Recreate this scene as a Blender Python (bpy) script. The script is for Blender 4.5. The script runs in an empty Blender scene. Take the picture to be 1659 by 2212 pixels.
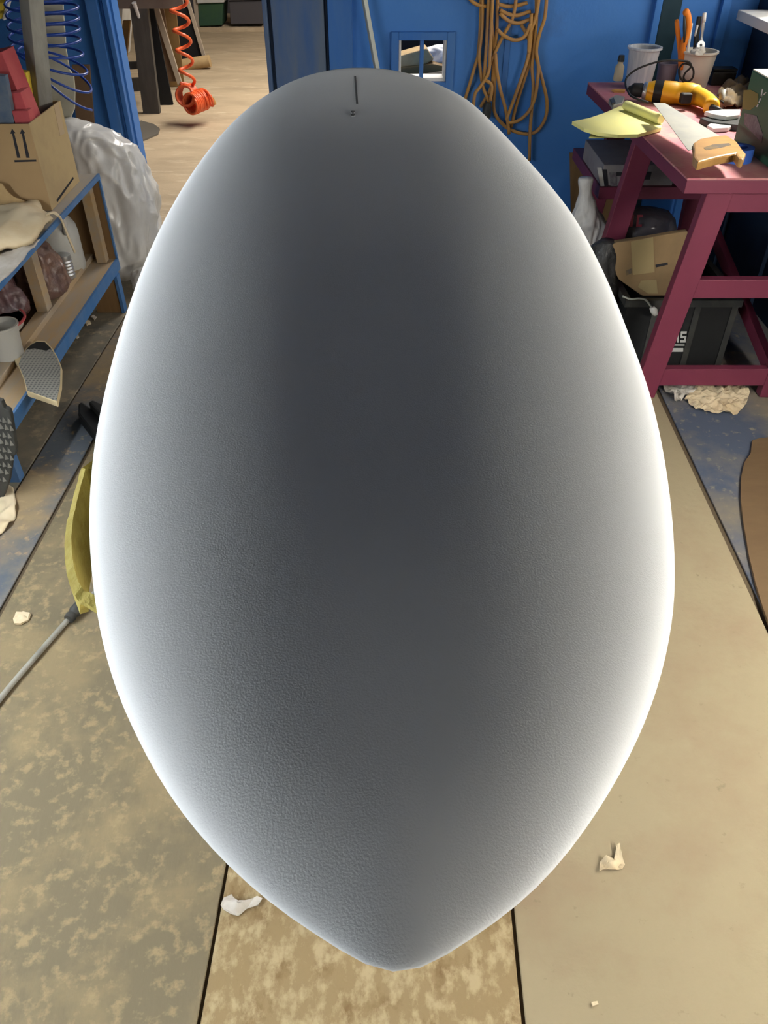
import bpy, bmesh, math, random
from mathutils import Vector, Matrix, noise
from mathutils.bvhtree import BVHTree

random.seed(7)
S = bpy.context.scene
C = S.collection

# ------------------------------------------------------------------ camera
F, CX, CY, H, PITCH = 1690.0, 829.5, 1106.0, 1.65, math.radians(39.8)
SP, CP = math.sin(PITCH), math.cos(PITCH)
cam_d = bpy.data.cameras.new('camera')
cam_d.sensor_fit = 'VERTICAL'
cam_d.sensor_height = 36.0
cam_d.lens = 36.0 * F / 2212.0
cam_d.clip_start = 0.02
cam = bpy.data.objects.new('camera', cam_d)
C.objects.link(cam)
cam.location = (0, 0, H)
cam.rotation_euler = (math.pi / 2 - PITCH, 0, 0)
S.camera = cam

# ------------------------------------------------------------------ world, exposure
w = bpy.data.worlds.new('world')
S.world = w
w.use_nodes = True
w.node_tree.nodes['Background'].inputs[0].default_value = (1.0, 0.91, 0.74, 1)
w.node_tree.nodes['Background'].inputs[1].default_value = 0.032
S.view_settings.view_transform = 'Standard'
S.view_settings.look = 'None'
S.view_settings.gamma = 1.0
S.view_settings.use_curve_mapping = False
S.view_settings.exposure = 0.0

# the ceiling lamp of the room beyond the doorway (overhead, out of view)
def area(name, loc, rot, sx, sy, power, col):
    d = bpy.data.lights.new(name, 'AREA')
    d.shape = 'RECTANGLE'; d.size = sx; d.size_y = sy; d.energy = power; d.color = col
    o = bpy.data.objects.new(name, d); C.objects.link(o)
    o.location = loc; o.rotation_euler = rot
    return o
area('back_room_light', (0.4, 7.6, 3.1), (0, 0, 0), 1.2, 3.0, 205, (1.0, 0.94, 0.86))
area('back_room_light', (0.5, 5.7, 3.1), (0, 0, 0), 1.2, 0.6, 45, (1.0, 0.94, 0.86))  # added light near the partition to brighten the parcel behind the hatch

# hazy sun through the right-hand window
sd = bpy.data.lights.new('sun', 'SUN')
sd.energy = 20.0; sd.angle = math.radians(9); sd.color = (1.0, 0.95, 0.86)
so = bpy.data.objects.new('sun', sd); C.objects.link(so)
so.rotation_euler = Vector((0.48, 0.38, 0.79)).to_track_quat('Z', 'Y').to_euler()

TUBE_L = 164.0           # radiance of the bay's fluorescent tubes
WINDOW_L = 1.5           # radiance of the daylit window

# ------------------------------------------------------------------ helpers
def ray(x, y):
    u = (x - CX) / F; v = (CY - y) / F
    return Vector((u, CP + v * SP, -SP + v * CP))
def P(x, y, Z=None, Y=None, X=None):
    """pixel of the photograph -> point on a plane it is known to touch"""
    d = ray(x, y)
    if Z is not None: t = (Z - H) / d.z
    elif Y is not None: t = Y / d.y
    else: t = X / d.x
    return Vector((d.x * t, d.y * t, H + d.z * t))

WL = {}
def link(o, parent=None, wl=None):
    C.objects.link(o)
    if parent is not None:
        o.parent = parent
    WL[o.name] = wl
    return o
def tag(o, label=None, cat=None, group=None, kind=None):
    if label: o['label'] = label
    if cat: o['category'] = cat
    if group: o['group'] = group
    if kind: o['kind'] = kind
    return o
def thing(name, loc, label, cat, group=None):
    o = bpy.data.objects.new(name, None)
    o.empty_display_size = 0.05
    o.location = loc
    link(o, None, Vector(loc))
    return tag(o, label, cat, group)
def mk(name, verts, faces, mat, parent=None, smooth=False, bevel=0.0, sub=0, solid=0.0):
    vs = [Vector(v) for v in verts]
    if parent is None:
        lo = Vector([min(v[i] for v in vs) for i in range(3)]); hi = Vector([max(v[i] for v in vs) for i in range(3)])
        org = Vector(((lo.x + hi.x) / 2, (lo.y + hi.y) / 2, lo.z))
    else:
        org = WL[parent.name]
    me = bpy.data.meshes.new(name)
    me.from_pydata([v - org for v in vs], [], faces)
    bm = bmesh.new(); bm.from_mesh(me)
    bmesh.ops.recalc_face_normals(bm, faces=bm.faces)
    bm.to_mesh(me); bm.free()
    if smooth:
        for p in me.polygons: p.use_smooth = True
    me.materials.append(mat)
    o = bpy.data.objects.new(name, me)
    if parent is None: o.location = org
    link(o, parent, org)
    if solid:
        m = o.modifiers.new('solid', 'SOLIDIFY'); m.thickness = solid; m.offset = 0
    if bevel:
        m = o.modifiers.new('bevel', 'BEVEL'); m.width = bevel; m.segments = 2; m.limit_method = 'ANGLE'
    if sub:
        m = o.modifiers.new('sub', 'SUBSURF'); m.levels = sub; m.render_levels = sub
    return o

BF = [(0, 1, 3, 2), (4, 6, 7, 5), (0, 4, 5, 1), (2, 3, 7, 6), (0, 2, 6, 4), (1, 5, 7, 3)]
def boxv(lo, hi):
    return [(x, y, z) for x in (lo[0], hi[0]) for y in (lo[1], hi[1]) for z in (lo[2], hi[2])]
def box(name, lo, hi, mat, parent=None, bevel=0.0, rotz=0.0, rot=None):
    v = [Vector(a) for a in boxv(lo, hi)]
    if rotz or rot:
        c = (Vector(lo) + Vector(hi)) / 2
        R = rot if rot else Matrix.Rotation(rotz, 3, 'Z')
        v = [c + R @ (a - c) for a in v]
    return mk(name, v, BF, mat, parent, bevel=bevel)
def boxes(name, lst, mat, parent=None):
    vs, fs = [], []
    for lo, hi in lst:
        n = len(vs); vs += boxv(lo, hi); fs += [tuple(i + n for i in f) for f in BF]
    return mk(name, vs, fs, mat, parent)
def prism(name, pts, vec, mat, parent=None, bevel=0.0, smooth=False):
    n = len(pts); vec = Vector(vec)
    vs = [Vector(p) for p in pts] + [Vector(p) + vec for p in pts]
    fs = [tuple(range(n)), tuple(range(2 * n - 1, n - 1, -1))] + [(i, (i + 1) % n, n + (i + 1) % n, n + i) for i in range(n)]
    return mk(name, vs, fs, mat, parent, bevel=bevel, smooth=smooth)
def prismpx(name, pix, mat, th, Z=None, Y=None, X=None, parent=None, bevel=0.0):
    pts = [P(x, y, Z=Z, Y=Y, X=X) for x, y in pix]
    vec = (0, 0, -th) if Z is not None else ((0, th, 0) if Y is not None else (math.copysign(th, X), 0, 0))
    return prism(name, pts, vec, mat, parent, bevel)
def beam(name, a, b, wid, th, mat, parent=None, side=(1, 0, 0), bevel=0.0):
    """a plank from a to b; wid along side, th across"""
    a, b = Vector(a), Vector(b); d = (b - a).normalized()
    s = Vector(side); s = (s - d * s.dot(d)).normalized(); n = d.cross(s)
    vs = [q + s * (i * wid / 2) + n * (j * th / 2) for q in (a, b) for i in (-1, 1) for j in (-1, 1)]
    return mk(name, vs, BF, mat, parent, bevel=bevel)
def catmull(pts, k=6):
    pts = [Vector(p) for p in pts]
    q = [2 * pts[0] - pts[1]] + pts + [2 * pts[-1] - pts[-2]]
    out = []
    for i in range(1, len(q) - 2):
        p0, p1, p2, p3 = q[i - 1:i + 3]
        for j in range(k):
            t = j / k
            out.append(0.5 * (2 * p1 + (p2 - p0) * t + (2 * p0 - 5 * p1 + 4 * p2 - p3) * t * t + (3 * p1 - p0 - 3 * p2 + p3) * t ** 3))
    out.append(pts[-1])
    return out
def tubegeo(pts, r, seg=8):
    pts = [Vector(p) for p in pts]
    vs, fs = [], []
    n = None
    for i, p in enumerate(pts):
        d = (pts[min(i + 1, len(pts) - 1)] - pts[max(i - 1, 0)])
        d = d.normalized() if d.length > 1e-9 else Vector((0, 0, 1))
        if n is None:
            n = d.orthogonal().normalized()
        n = (n - d * n.dot(d)).normalized(); b = d.cross(n)
        rr = r[i] if isinstance(r, (list, tuple)) else r
        for k in range(seg):
            a = 2 * math.pi * k / seg
            vs.append(p + (n * math.cos(a) + b * math.sin(a)) * rr)
    m = len(pts)
    for i in range(m - 1):
        for k in range(seg):
            k2 = (k + 1) % seg
            fs.append((i * seg + k, i * seg + k2, (i + 1) * seg + k2, (i + 1) * seg + k))
    fs.append(tuple(range(seg - 1, -1, -1))); fs.append(tuple((m - 1) * seg + k for k in range(seg)))
    return vs, fs
def tube(name, pts, r, mat, parent=None, seg=8, k=6, raw=False):
    v, f = tubegeo(pts if raw else catmull(pts, k), r, seg)
    return mk(name, v, f, mat, parent, smooth=True)
def lathegeo(prof, loc, axis=(0, 0, 1), seg=32):
    ax = Vector(axis).normalized(); loc = Vector(loc)
    n = ax.orthogonal().normalized(); b = ax.cross(n)
    vs, fs = [], []
    for r, z in prof:
        for k in range(seg):
            a = 2 * math.pi * k / seg
            vs.append(loc + ax * z + (n * math.cos(a) + b * math.sin(a)) * max(r, 1e-5))
    for i in range(len(prof) - 1):
        for k in range(seg):
            k2 = (k + 1) % seg
            fs.append((i * seg + k, i * seg + k2, (i + 1) * seg + k2, (i + 1) * seg + k))
    fs.append(tuple(range(seg))); fs.append(tuple((len(prof) - 1) * seg + k for k in range(seg)))
    return vs, fs
def lathe(name, prof, loc, mat, parent=None, axis=(0, 0, 1), seg=32, smooth=True):
    v, f = lathegeo(prof, loc, axis, seg)
    o = mk(name, v, f, mat, parent, smooth=smooth)
    m = o.modifiers.new('edge', 'EDGE_SPLIT'); m.split_angle = math.radians(40)
    return o
def cup(name, loc, h, r0, r1, rim, mat, parent=None, th=0.003, axis=(0, 0, 1)):
    pr = [(0, 0), (r0, 0), (r1 * .985, h * .9), (r1, h * .93), (r1 + rim, h * .95), (r1 + rim, h), (r1 - th, h), (r1 - th * 2, h * .9), (r0 - th, th), (0, th)]
    return lathe(name, pr, loc, mat, parent, axis)
def loft(name, rings, mat, parent=None, amp=0.01, fr=12.0, seg=40, sub=10, seed=0.0, flute=0.0):
    """soft bag: rings (centre, rx, ry), interpolated upward and crumpled"""
    R = [(Vector(c), a, b) for c, a, b in rings]
    cs = catmull([r[0] for r in R], sub); rx = catmull([(r[1], r[2], 0) for r in R], sub)
    vs, fs = [], []
    for c, s in zip(cs, rx):
        for k in range(seg):
            a = 2 * math.pi * k / seg
            p = c + Vector((math.cos(a) * s.x, math.sin(a) * s.y, 0))
            q = p * fr + Vector((seed, seed * 1.7, 0))
            q2 = Vector((q.x, q.y, q.z * .45)); nz = .55 * noise.noise(q) + .9 * (.5 - 2 * abs(noise.noise(q2 * 1.3 + Vector((3, 1, 0))))) + .55 * (.5 - 2 * abs(noise.noise(q2 * 2.9)))
            out = Vector((math.cos(a), math.sin(a), 0))
            lim = min(1.0, 8 * max(s.x, s.y))
            vs.append(p + out * (amp * nz * lim) + Vector((0, 0, amp * .5 * noise.noise(q + Vector((9, 0, 0))) * lim)) + out * flute * math.cos(a * 9 + c.z * 20) * lim)
    m = len(cs)
    for i in range(m - 1):
        for k in range(seg):
            k2 = (k + 1) % seg
            fs.append((i * seg + k, i * seg + k2, (i + 1) * seg + k2, (i + 1) * seg + k))
    fs.append(tuple(range(seg))); fs.append(tuple((m - 1) * seg + k for k in range(seg)))
    return mk(name, vs, fs, mat, parent, smooth=True)
def crumple(name, outline, mat, parent=None, th=0.004, amp=0.02, fr=10.0, n=26, seed=0.0, base=None, smooth=True, dome=0.0):
    """crumpled sheet: outline = 3D polygon roughly flat in z; resampled to concentric rings"""
    o = [Vector(p) for p in outline]
    per = []
    for i in range(len(o)):
        a, b = o[i], o[(i + 1) % len(o)]
        k = max(2, int(n / len(o)) + 1)
        for j in range(k): per.append(a.lerp(b, j / k))
    c = sum(per, Vector()) / len(per)
    rings = 8; m = len(per); vs = []; fs = []
    for i in range(rings):
        t = 1 - i / rings
        for p in per:
            q = c.lerp(p, t)
            z = abs(noise.noise(q * fr + Vector((seed, 0, seed)))) * 2 * amp + noise.noise(q * fr * 2.7 + Vector((seed, 5, 0))) * amp * .4
            z = max(z, 0)
            vs.append(q + Vector((0, 0, z + dome * (1 - t * t))))
    vs.append(c + Vector((0, 0, amp * .5 + dome)))
    for i in range(rings - 1):
        for k in range(m):
            k2 = (k + 1) % m
            fs.append((i * m + k, i * m + k2, (i + 1) * m + k2, (i + 1) * m + k))
    for k in range(m):
        fs.append(((rings - 1) * m + k, (rings - 1) * m + (k + 1) % m, len(vs) - 1))
    return mk(name, vs, fs, mat, parent, smooth=smooth, solid=th)

# ------------------------------------------------------------------ materials
def mat(name, col, rough=0.7, col2=None, scale=6.0, lo=0.4, hi=0.65, stretch=(1, 1, 1), detail=6.0, bump=0.0, bscale=80.0,
        metal=0.0, alpha=1.0, emit=0.0, col3=None, scale3=20.0, lo3=0.55, hi3=0.7, spec=0.3, sss=0.0, trans=0.0, bstretch=(1, 1, 1)):
    m = bpy.data.materials.new(name); m.use_nodes = True
    nt = m.node_tree; N = nt.nodes; L = nt.links
    bs = N['Principled BSDF']
    def setc(v): return (v[0], v[1], v[2], 1)
    bs.inputs['Base Color'].default_value = setc(col)
    bs.inputs['Roughness'].default_value = rough
    bs.inputs['Metallic'].default_value = metal
    bs.inputs['Alpha'].default_value = alpha
    bs.inputs['Specular IOR Level'].default_value = spec
    bs.inputs['Transmission Weight'].default_value = trans
    tc = N.new('ShaderNodeTexCoord')
    def mapped(st):
        mp = N.new('ShaderNodeMapping'); mp.inputs['Scale'].default_value = st
        L.new(tc.outputs['Object'], mp.inputs['Vector']); return mp.outputs[0]
    vec = mapped(stretch)
    out = None
    def layer(base, c2, sc, l, h, off):
        no = N.new('ShaderNodeTexNoise'); no.inputs['Scale'].default_value = sc; no.inputs['Detail'].default_value = detail
        no.inputs['Roughness'].default_value = 0.62
        if off:
            ad = N.new('ShaderNodeVectorMath'); ad.operation = 'ADD'; ad.inputs[1].default_value = (off, off * 2, 0)
            L.new(vec, ad.inputs[0]); L.new(ad.outputs[0], no.inputs['Vector'])
        else:
            L.new(vec, no.inputs['Vector'])
        mr = N.new('ShaderNodeMapRange'); mr.inputs[1].default_value = l; mr.inputs[2].default_value = h
        L.new(no.outputs['Fac'], mr.inputs[0])
        mx = N.new('ShaderNodeMix'); mx.data_type = 'RGBA'
        L.new(mr.outputs[0], mx.inputs[0])
        if base is None: mx.inputs[6].default_value = setc(col)
        else: L.new(base, mx.inputs[6])
        mx.inputs[7].default_value = setc(c2)
        return mx.outputs[2]
    if col2: out = layer(None, col2, scale, lo, hi, 0)
    if col3: out = layer(out, col3, scale3, lo3, hi3, 13.0)
    if out: L.new(out, bs.inputs['Base Color'])
    if bump:
        nb = N.new('ShaderNodeTexNoise'); nb.inputs['Scale'].default_value = bscale; nb.inputs['Detail'].default_value = 4
        L.new(mapped(bstretch), nb.inputs['Vector'])
        bp = N.new('ShaderNodeBump'); bp.inputs['Strength'].default_value = 1.0; bp.inputs['Distance'].default_value = bump
        L.new(nb.outputs['Fac'], bp.inputs['Height']); L.new(bp.outputs[0], bs.inputs['Normal'])
    if emit:
        bs.inputs['Emission Color'].default_value = setc(col); bs.inputs['Emission Strength'].default_value = emit
    return m

M = {}
M['foam'] = mat('white_foam', (0.86, 0.87, 0.87), 0.75, bump=0.00030, bscale=620, spec=0.12)
M['pencil'] = mat('pencil_graphite', (0.17, 0.17, 0.17), 0.6)
M['pad'] = mat('yellow_foam', (0.42, 0.35, 0.09), 0.9, col2=(0.34, 0.27, 0.06), scale=60, bump=0.002, bscale=300)
M['rack'] = mat('rack_wood', (0.35, 0.26, 0.16), 0.8, col2=(0.25, 0.18, 0.1), scale=8, stretch=(1, 8, 1))
M['blue'] = mat('blue_wall_paint', (0.042, 0.18, 0.54), 0.55, col2=(0.066, 0.215, 0.56), scale=1.4, lo=.35, hi=.7, col3=(0.045, 0.115, 0.31), scale3=2.6, lo3=.58, hi3=.8, bump=.001, bscale=60)
M['blue_worn'] = mat('worn_blue_paint', (0.03, 0.10, 0.29), 0.6, col2=(0.11, 0.15, 0.22), scale=2.2, stretch=(3, 3, .5), lo=.36, hi=.62)
M['blue_trim'] = mat('blue_trim_paint', (0.028, 0.14, 0.45), 0.5, col2=(0.06, 0.17, 0.42), scale=3, stretch=(3, 3, .4))
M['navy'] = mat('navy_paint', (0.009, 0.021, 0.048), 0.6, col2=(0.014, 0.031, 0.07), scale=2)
M['dark_green'] = mat('dark_green_paint', (0.011, 0.036, 0.05), 0.6)
M['blue_edge'] = mat('blue_shelf_edge', (0.045, 0.15, 0.36), 0.6, col2=(0.1, 0.19, 0.36), scale=9)
M['pine'] = mat('dusty_pine', (0.42, 0.30, 0.17), 0.8, col2=(0.36, 0.30, 0.23), scale=5, stretch=(4, .8, 4), col3=(0.44, 0.28, 0.12), scale3=3)
M['pine_grey'] = mat('dusty_grey_board', (0.36, 0.34, 0.31), 0.85, col2=(0.42, 0.36, 0.27), scale=6)
M['brown_ply'] = mat('brown_plywood', (0.22, 0.13, 0.055), 0.7, col2=(0.17, 0.095, 0.04), scale=3, stretch=(6, 1, .7), bump=.0006, bscale=50)
M['brown_panel'] = mat('brown_leaning_panel', (0.17, 0.10, 0.055), 0.7, col2=(0.13, 0.08, 0.045), scale=4)
M['card'] = mat('cardboard', (0.40, 0.27, 0.135), 0.85, col2=(0.36, 0.24, 0.12), scale=4)
M['card_light'] = mat('light_cardboard', (0.44, 0.33, 0.17), 0.85, col2=(0.38, 0.28, 0.15), scale=8)
M['card_dark'] = mat('shaded_cardboard', (0.27, 0.18, 0.09), 0.85, col2=(0.22, 0.15, 0.08), scale=5)  # cardboard darkened, shade under the bench put into the colour
M['card_worn'] = mat('worn_tape_paper', (0.34, 0.26, 0.13), 0.8)
M['print'] = mat('black_print', (0.02, 0.02, 0.025), 0.7)
M['tape'] = mat('packing_tape', (0.33, 0.24, 0.14), 0.35, spec=.6)
M['kraft'] = mat('kraft_paper', (0.5, 0.35, 0.17), 0.85, col2=(0.42, 0.28, 0.13), scale=12)
M['cream'] = mat('cream_paper', (0.66, 0.55, 0.37), 0.85, col2=(0.58, 0.43, 0.24), scale=6, lo=.5, hi=.75)
M['white_paper'] = mat('white_paper', (0.62, 0.58, 0.52), 0.85, col2=(0.5, 0.45, 0.38), scale=12)
M['red'] = mat('red_foam', (0.46, 0.075, 0.085), 0.75, col2=(0.52, 0.12, 0.11), scale=12, lo=.4, hi=.8)
M['red_dark'] = mat('dark_red_print', (0.12, 0.012, 0.02), 0.5)
M['slate'] = mat('slate_blue_sheet', (0.075, 0.115, 0.18), 0.6, col2=(0.17, 0.19, 0.21), scale=8)
M['yellow'] = mat('yellow_block', (0.9, 0.66, 0.08), 0.7)
M['plank'] = mat('grey_plank', (0.33, 0.32, 0.28), 0.85, col2=(0.22, 0.215, 0.19), scale=6, stretch=(3, 3, .6), bump=.002, bscale=40, bstretch=(1, 1, .15))
M['offwhite'] = mat('offwhite_sheet', (0.52, 0.5, 0.39), 0.7, col2=(0.42, 0.4, 0.31), scale=5)
M['hose_blue'] = mat('blue_hose', (0.02, 0.07, 0.38), 0.3, spec=.6)
M['hose_orange'] = mat('orange_hose', (0.80, 0.13, 0.035), 0.35, spec=.6)
M['cord'] = mat('orange_cord', (0.46, 0.24, 0.06), 0.6, col2=(0.40, 0.22, 0.1), scale=9)
M['black'] = mat('black_rubber', (0.012, 0.013, 0.014), 0.6)
M['charcoal'] = mat('charcoal_plastic', (0.03, 0.032, 0.032), 0.5, col2=(0.05, 0.05, 0.045), scale=12)
M['tooth'] = mat('grey_tooth', (0.20, 0.20, 0.18), 0.6)
M['bag'] = mat('clear_plastic', (0.93, 0.92, 0.89), 0.25, col2=(0.80, 0.80, 0.78), scale=7, alpha=.7, spec=.8, bump=.003, bscale=9, bstretch=(1, 1, .5))
M['white_bag'] = mat('white_plastic_bag', (0.66, 0.65, 0.63), 0.45, col2=(0.55, 0.54, 0.53), scale=8, spec=.5, bump=.006, bscale=22)
M['brown_bag'] = mat('brown_plastic_bag', (0.20, 0.115, 0.085), 0.38, col2=(0.12, 0.07, 0.06), scale=9, spec=.55, bump=.012, bscale=22)
M['maroon_bag'] = mat('maroon_bag', (0.12, 0.06, 0.06), 0.38, col2=(0.07, 0.045, 0.05), scale=9, spec=.55, bump=.012, bscale=24)
M['smoke_bag'] = mat('smoky_clear_bag', (0.10, 0.09, 0.095), 0.25, col2=(0.06, 0.05, 0.055), scale=8, alpha=.75, spec=.7, bump=.008, bscale=20)
M['black_bag'] = mat('black_bin_bag', (0.02, 0.021, 0.022), 0.45, col2=(0.05, 0.05, 0.05), scale=9, bump=.01, bscale=22)
M['jug'] = mat('white_jug_plastic', (0.56, 0.56, 0.53), 0.4, spec=.5, col2=(0.5, 0.49, 0.45), scale=9)
M['cup_clear'] = mat('translucent_cup', (0.56, 0.55, 0.5), 0.35, alpha=.72, spec=.5)
M['cup_grey'] = mat('grey_white_cup', (0.46, 0.49, 0.54), 0.4, col2=(0.62, 0.63, 0.65), scale=7, stretch=(9, 9, .3), alpha=.9, spec=.5)
M['cup_cream'] = mat('cream_cup', (0.72, 0.68, 0.58), 0.45, spec=.4)
M['cup_lilac'] = mat('lilac_cup', (0.34, 0.30, 0.35), 0.35, alpha=.7, spec=.5)
M['silver'] = mat('dull_silver', (0.55, 0.56, 0.57), 0.35, metal=.8)
M['steel'] = mat('dusty_steel', (0.34, 0.33, 0.28), 0.55, metal=.25, col2=(0.28, 0.28, 0.25), scale=9, spec=.5)
M['galv'] = mat('galvanised', (0.42, 0.44, 0.40), 0.5, metal=.3)
M['pink'] = mat('pink_paint', (0.16, 0.026, 0.054), 0.5, col2=(0.14, 0.023, 0.048), scale=4, spec=.4)
M['pink_top'] = mat('dusty_sunlit_pink', (0.46, 0.15, 0.18), 0.6, col2=(0.58, 0.32, 0.27), scale=5, lo=.42, hi=.7, col3=(0.6, 0.42, 0.3), scale3=9, lo3=.6, hi3=.8)  # peach dust, and pink lightened with sunlight put into the colour
M['drill_yellow'] = mat('drill_yellow', (0.80, 0.40, 0.01), 0.45, spec=.5)
M['notepad'] = mat('yellow_paper', (0.78, 0.74, 0.28), 0.7, col2=(0.74, 0.72, 0.3), scale=9)
M['notepad_dark'] = mat('olive_yellow_paper', (0.5, 0.48, 0.16), 0.7)
M['beech'] = mat('varnished_beech', (0.50, 0.28, 0.09), 0.35, col2=(0.40, 0.21, 0.06), scale=7, stretch=(1, 5, 1), spec=.6)
M['tape_blue'] = mat('blue_tape', (0.03, 0.10, 0.42), 0.6)
M['green_box'] = mat('green_box', (0.03, 0.10, 0.055), 0.55, col2=(0.04, 0.12, 0.07), scale=3)
M['box_top'] = mat('sunlit_box_top', (0.62, 0.66, 0.52), 0.6)  # box top whitened, sunlight put into the colour
M['olive'] = mat('olive_label', (0.17, 0.16, 0.04), 0.6)
M['mauve'] = mat('mauve_label', (0.13, 0.11, 0.12), 0.6, col2=(0.2, 0.19, 0.19), scale=60)
M['white_print'] = mat('white_print', (0.55, 0.55, 0.53), 0.6)
M['white'] = mat('white_plastic', (0.7, 0.69, 0.66), 0.5)
M['lightwood'] = mat('pale_wood', (0.62, 0.46, 0.25), 0.7)
M['rag'] = mat('brown_rag', (0.20, 0.14, 0.07), 0.9, col2=(0.12, 0.1, 0.08), scale=22, lo=.4, hi=.6)
M['orange'] = mat('orange_grip', (0.78, 0.22, 0.02), 0.5)
M['carton'] = mat('grey_carton', (0.26, 0.24, 0.24), 0.7, col2=(0.2, 0.18, 0.19), scale=6)
M['bin_green'] = mat('green_bin', (0.03, 0.075, 0.045), 0.6, col2=(0.045, 0.10, 0.04), scale=3)
M['bin_grey'] = mat('grey_bin', (0.075, 0.07, 0.075), 0.6)
M['dark_wood'] = mat('dark_stained_wood', (0.07, 0.062, 0.052), 0.75, col2=(0.1, 0.09, 0.075), scale=4, stretch=(4, 4, .6))
M['table_dusty'] = mat('dusty_table_rail', (0.20, 0.155, 0.12), 0.8, col2=(0.15, 0.115, 0.09), scale=3)
M['amber_ply'] = mat('amber_plywood', (0.26, 0.155, 0.055), 0.7, col2=(0.2, 0.115, 0.04), scale=3)
M['pale_edge'] = mat('pale_timber_edge', (0.40, 0.33, 0.25), 0.8)
M['rubber_mat'] = mat('grey_rubber_mat', (0.14, 0.125, 0.10), 0.8)
M['mesh'] = mat('abrasive_mesh', (0.14, 0.145, 0.145), 0.7, col2=(0.30, 0.295, 0.27), scale=12, stretch=(1, 8, 1), lo=.4, hi=.6, bump=.002, bscale=180)
def weave(m, sc=24.0):
    nt = m.node_tree; N = nt.nodes; L = nt.links; bs = N['Principled BSDF']
    tc = N.new('ShaderNodeTexCoord'); fac = None
    for d in ('X', 'Y'):
        wv = N.new('ShaderNodeTexWave'); wv.bands_direction = d; wv.inputs['Scale'].default_value = sc; wv.inputs['Distortion'].default_value = 1.5; wv.inputs['Detail'].default_value = 1
        L.new(tc.outputs['Object'], wv.inputs['Vector'])
        if fac is None: fac = wv.outputs['Fac']
        else:
            mm = N.new('ShaderNodeMath'); mm.operation = 'MULTIPLY'; L.new(fac, mm.inputs[0]); L.new(wv.outputs['Fac'], mm.inputs[1]); fac = mm.outputs[0]
    mx = N.new('ShaderNodeMix'); mx.data_type = 'RGBA'; mx.inputs[6].default_value = (.30, .29, .26, 1); mx.inputs[7].default_value = (.09, .095, .095, 1)
    L.new(fac, mx.inputs[0]); L.new(mx.outputs[2], bs.inputs['Base Color'])
weave(M['mesh'])
M['cream_foam'] = mat('cream_foam_edge', (0.62, 0.50, 0.30), 0.8)
M['tube'] = mat('lit_tube_cool', (0.93, 0.975, 1.0), 0.5, emit=TUBE_L * .86)
M['tube_warm'] = mat('lit_tube_warm', (1.0, 0.95, 0.85), 0.5, emit=TUBE_L)
M['window_lit'] = mat('daylit_pane', (1.0, 0.98, 0.93), 0.5, emit=WINDOW_L / .3, alpha=.3)
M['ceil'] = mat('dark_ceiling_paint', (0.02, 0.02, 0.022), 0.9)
M['gap'] = mat('dark_subfloor', (0.09, 0.066, 0.04), 0.9)
# floors
M['fl_back'] = mat('dusty_back_room_floor', (0.506, 0.392, 0.254), 0.85, col2=(0.396, 0.308, 0.200), scale=2.0, stretch=(.8, 2.2, 1), lo=.42, hi=.68, col3=(0.594, 0.482, 0.324), scale3=5, bump=.001, bscale=50)
M['fl_grey'] = mat('dusty_grey_ply', (0.168, 0.139, 0.088), 0.85, col2=(0.241, 0.188, 0.108), scale=5, lo=.45, hi=.62, col3=(0.297, 0.230, 0.130), scale3=34, lo3=.52, hi3=.66, detail=9, bump=.0022, bscale=55, bstretch=(1, .3, 1))
M['fl_osb'] = mat('osb_strip', (0.27, 0.195, 0.10), 0.85, col2=(0.185, 0.118, 0.052), scale=11, stretch=(1.3, .9, 1), lo=.52, hi=.66, col3=(0.42, 0.33, 0.19), scale3=26, lo3=.47, hi3=.62, detail=8, bump=.004, bscale=45, bstretch=(1.2, .7, 1))
M['fl_tan'] = mat('smooth_tan_panel', (0.318, 0.261, 0.165), 0.8, col2=(0.285, 0.214, 0.137), scale=3.2, lo=.5, hi=.72, col3=(0.222, 0.185, 0.114), scale3=26, lo3=.64, hi3=.74, bump=.002, bscale=40)
M['fl_stain'] = mat('blue_stained_panel', (0.304, 0.226, 0.130), 0.85, col2=(0.105, 0.123, 0.145), scale=2.1, lo=.42, hi=.6, col3=(0.410, 0.291, 0.158), scale3=24, lo3=.56, hi3=.72, bump=.001, bscale=60)
M['fl_stain_right'] = mat('blue_sprayed_panel', (0.213, 0.180, 0.127), 0.85, col2=(0.069, 0.086, 0.127), scale=1.7, lo=.34, hi=.54, col3=(0.275, 0.228, 0.160), scale3=24, lo3=.58, hi3=.74, bump=.001, bscale=60)
M['template'] = mat('template_plywood', (0.135, 0.085, 0.042), 0.7, col2=(0.11, 0.068, 0.034), scale=3, stretch=(1, 3, 1))
M['fl_brownish'] = mat('brown_grey_panel', (0.270, 0.225, 0.154), 0.85, col2=(0.155, 0.143, 0.116), scale=2.4, lo=.4, hi=.6, col3=(0.365, 0.299, 0.196), scale3=16, lo3=.54, hi3=.7, bump=.001, bscale=60)

# ------------------------------------------------------------------ floor
DX = 0.0254
YW = 4.35                      # the blue partition
def strip(x0, x1, y0, y1, z0=-0.018, z1=0.0):
    q = [(x0 + DX * y0, y0), (x1 + DX * y0, y0), (x1 + DX * y1, y1), (x0 + DX * y1, y1)]
    return [(a, b, z1) for a, b in q]
fl = box('floor', (-2.3, -1.2, -0.08), (2.2, YW + 0.02, -0.007), M['gap'])
tag(fl, 'dusty workshop floor of mismatched sheets with dark seams', kind='structure')
for nm, x0, x1, mm in (('floor_panel', -2.25, -1.312, 'fl_brownish'), ('floor_panel', -1.305, -1.142, 'fl_stain'), ('floor_panel', -1.128, -0.359, 'fl_grey'),
                       ('floor_panel', -0.352, 0.2415, 'fl_osb'), ('floor_panel', 0.249, 1.030, 'fl_tan'), ('floor_panel', 1.048, 2.1, 'fl_stain_right')):
    prism(nm, strip(x0, x1, -1.1, YW), (0, 0, -0.0065), M[mm], fl, bevel=.002)
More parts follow.
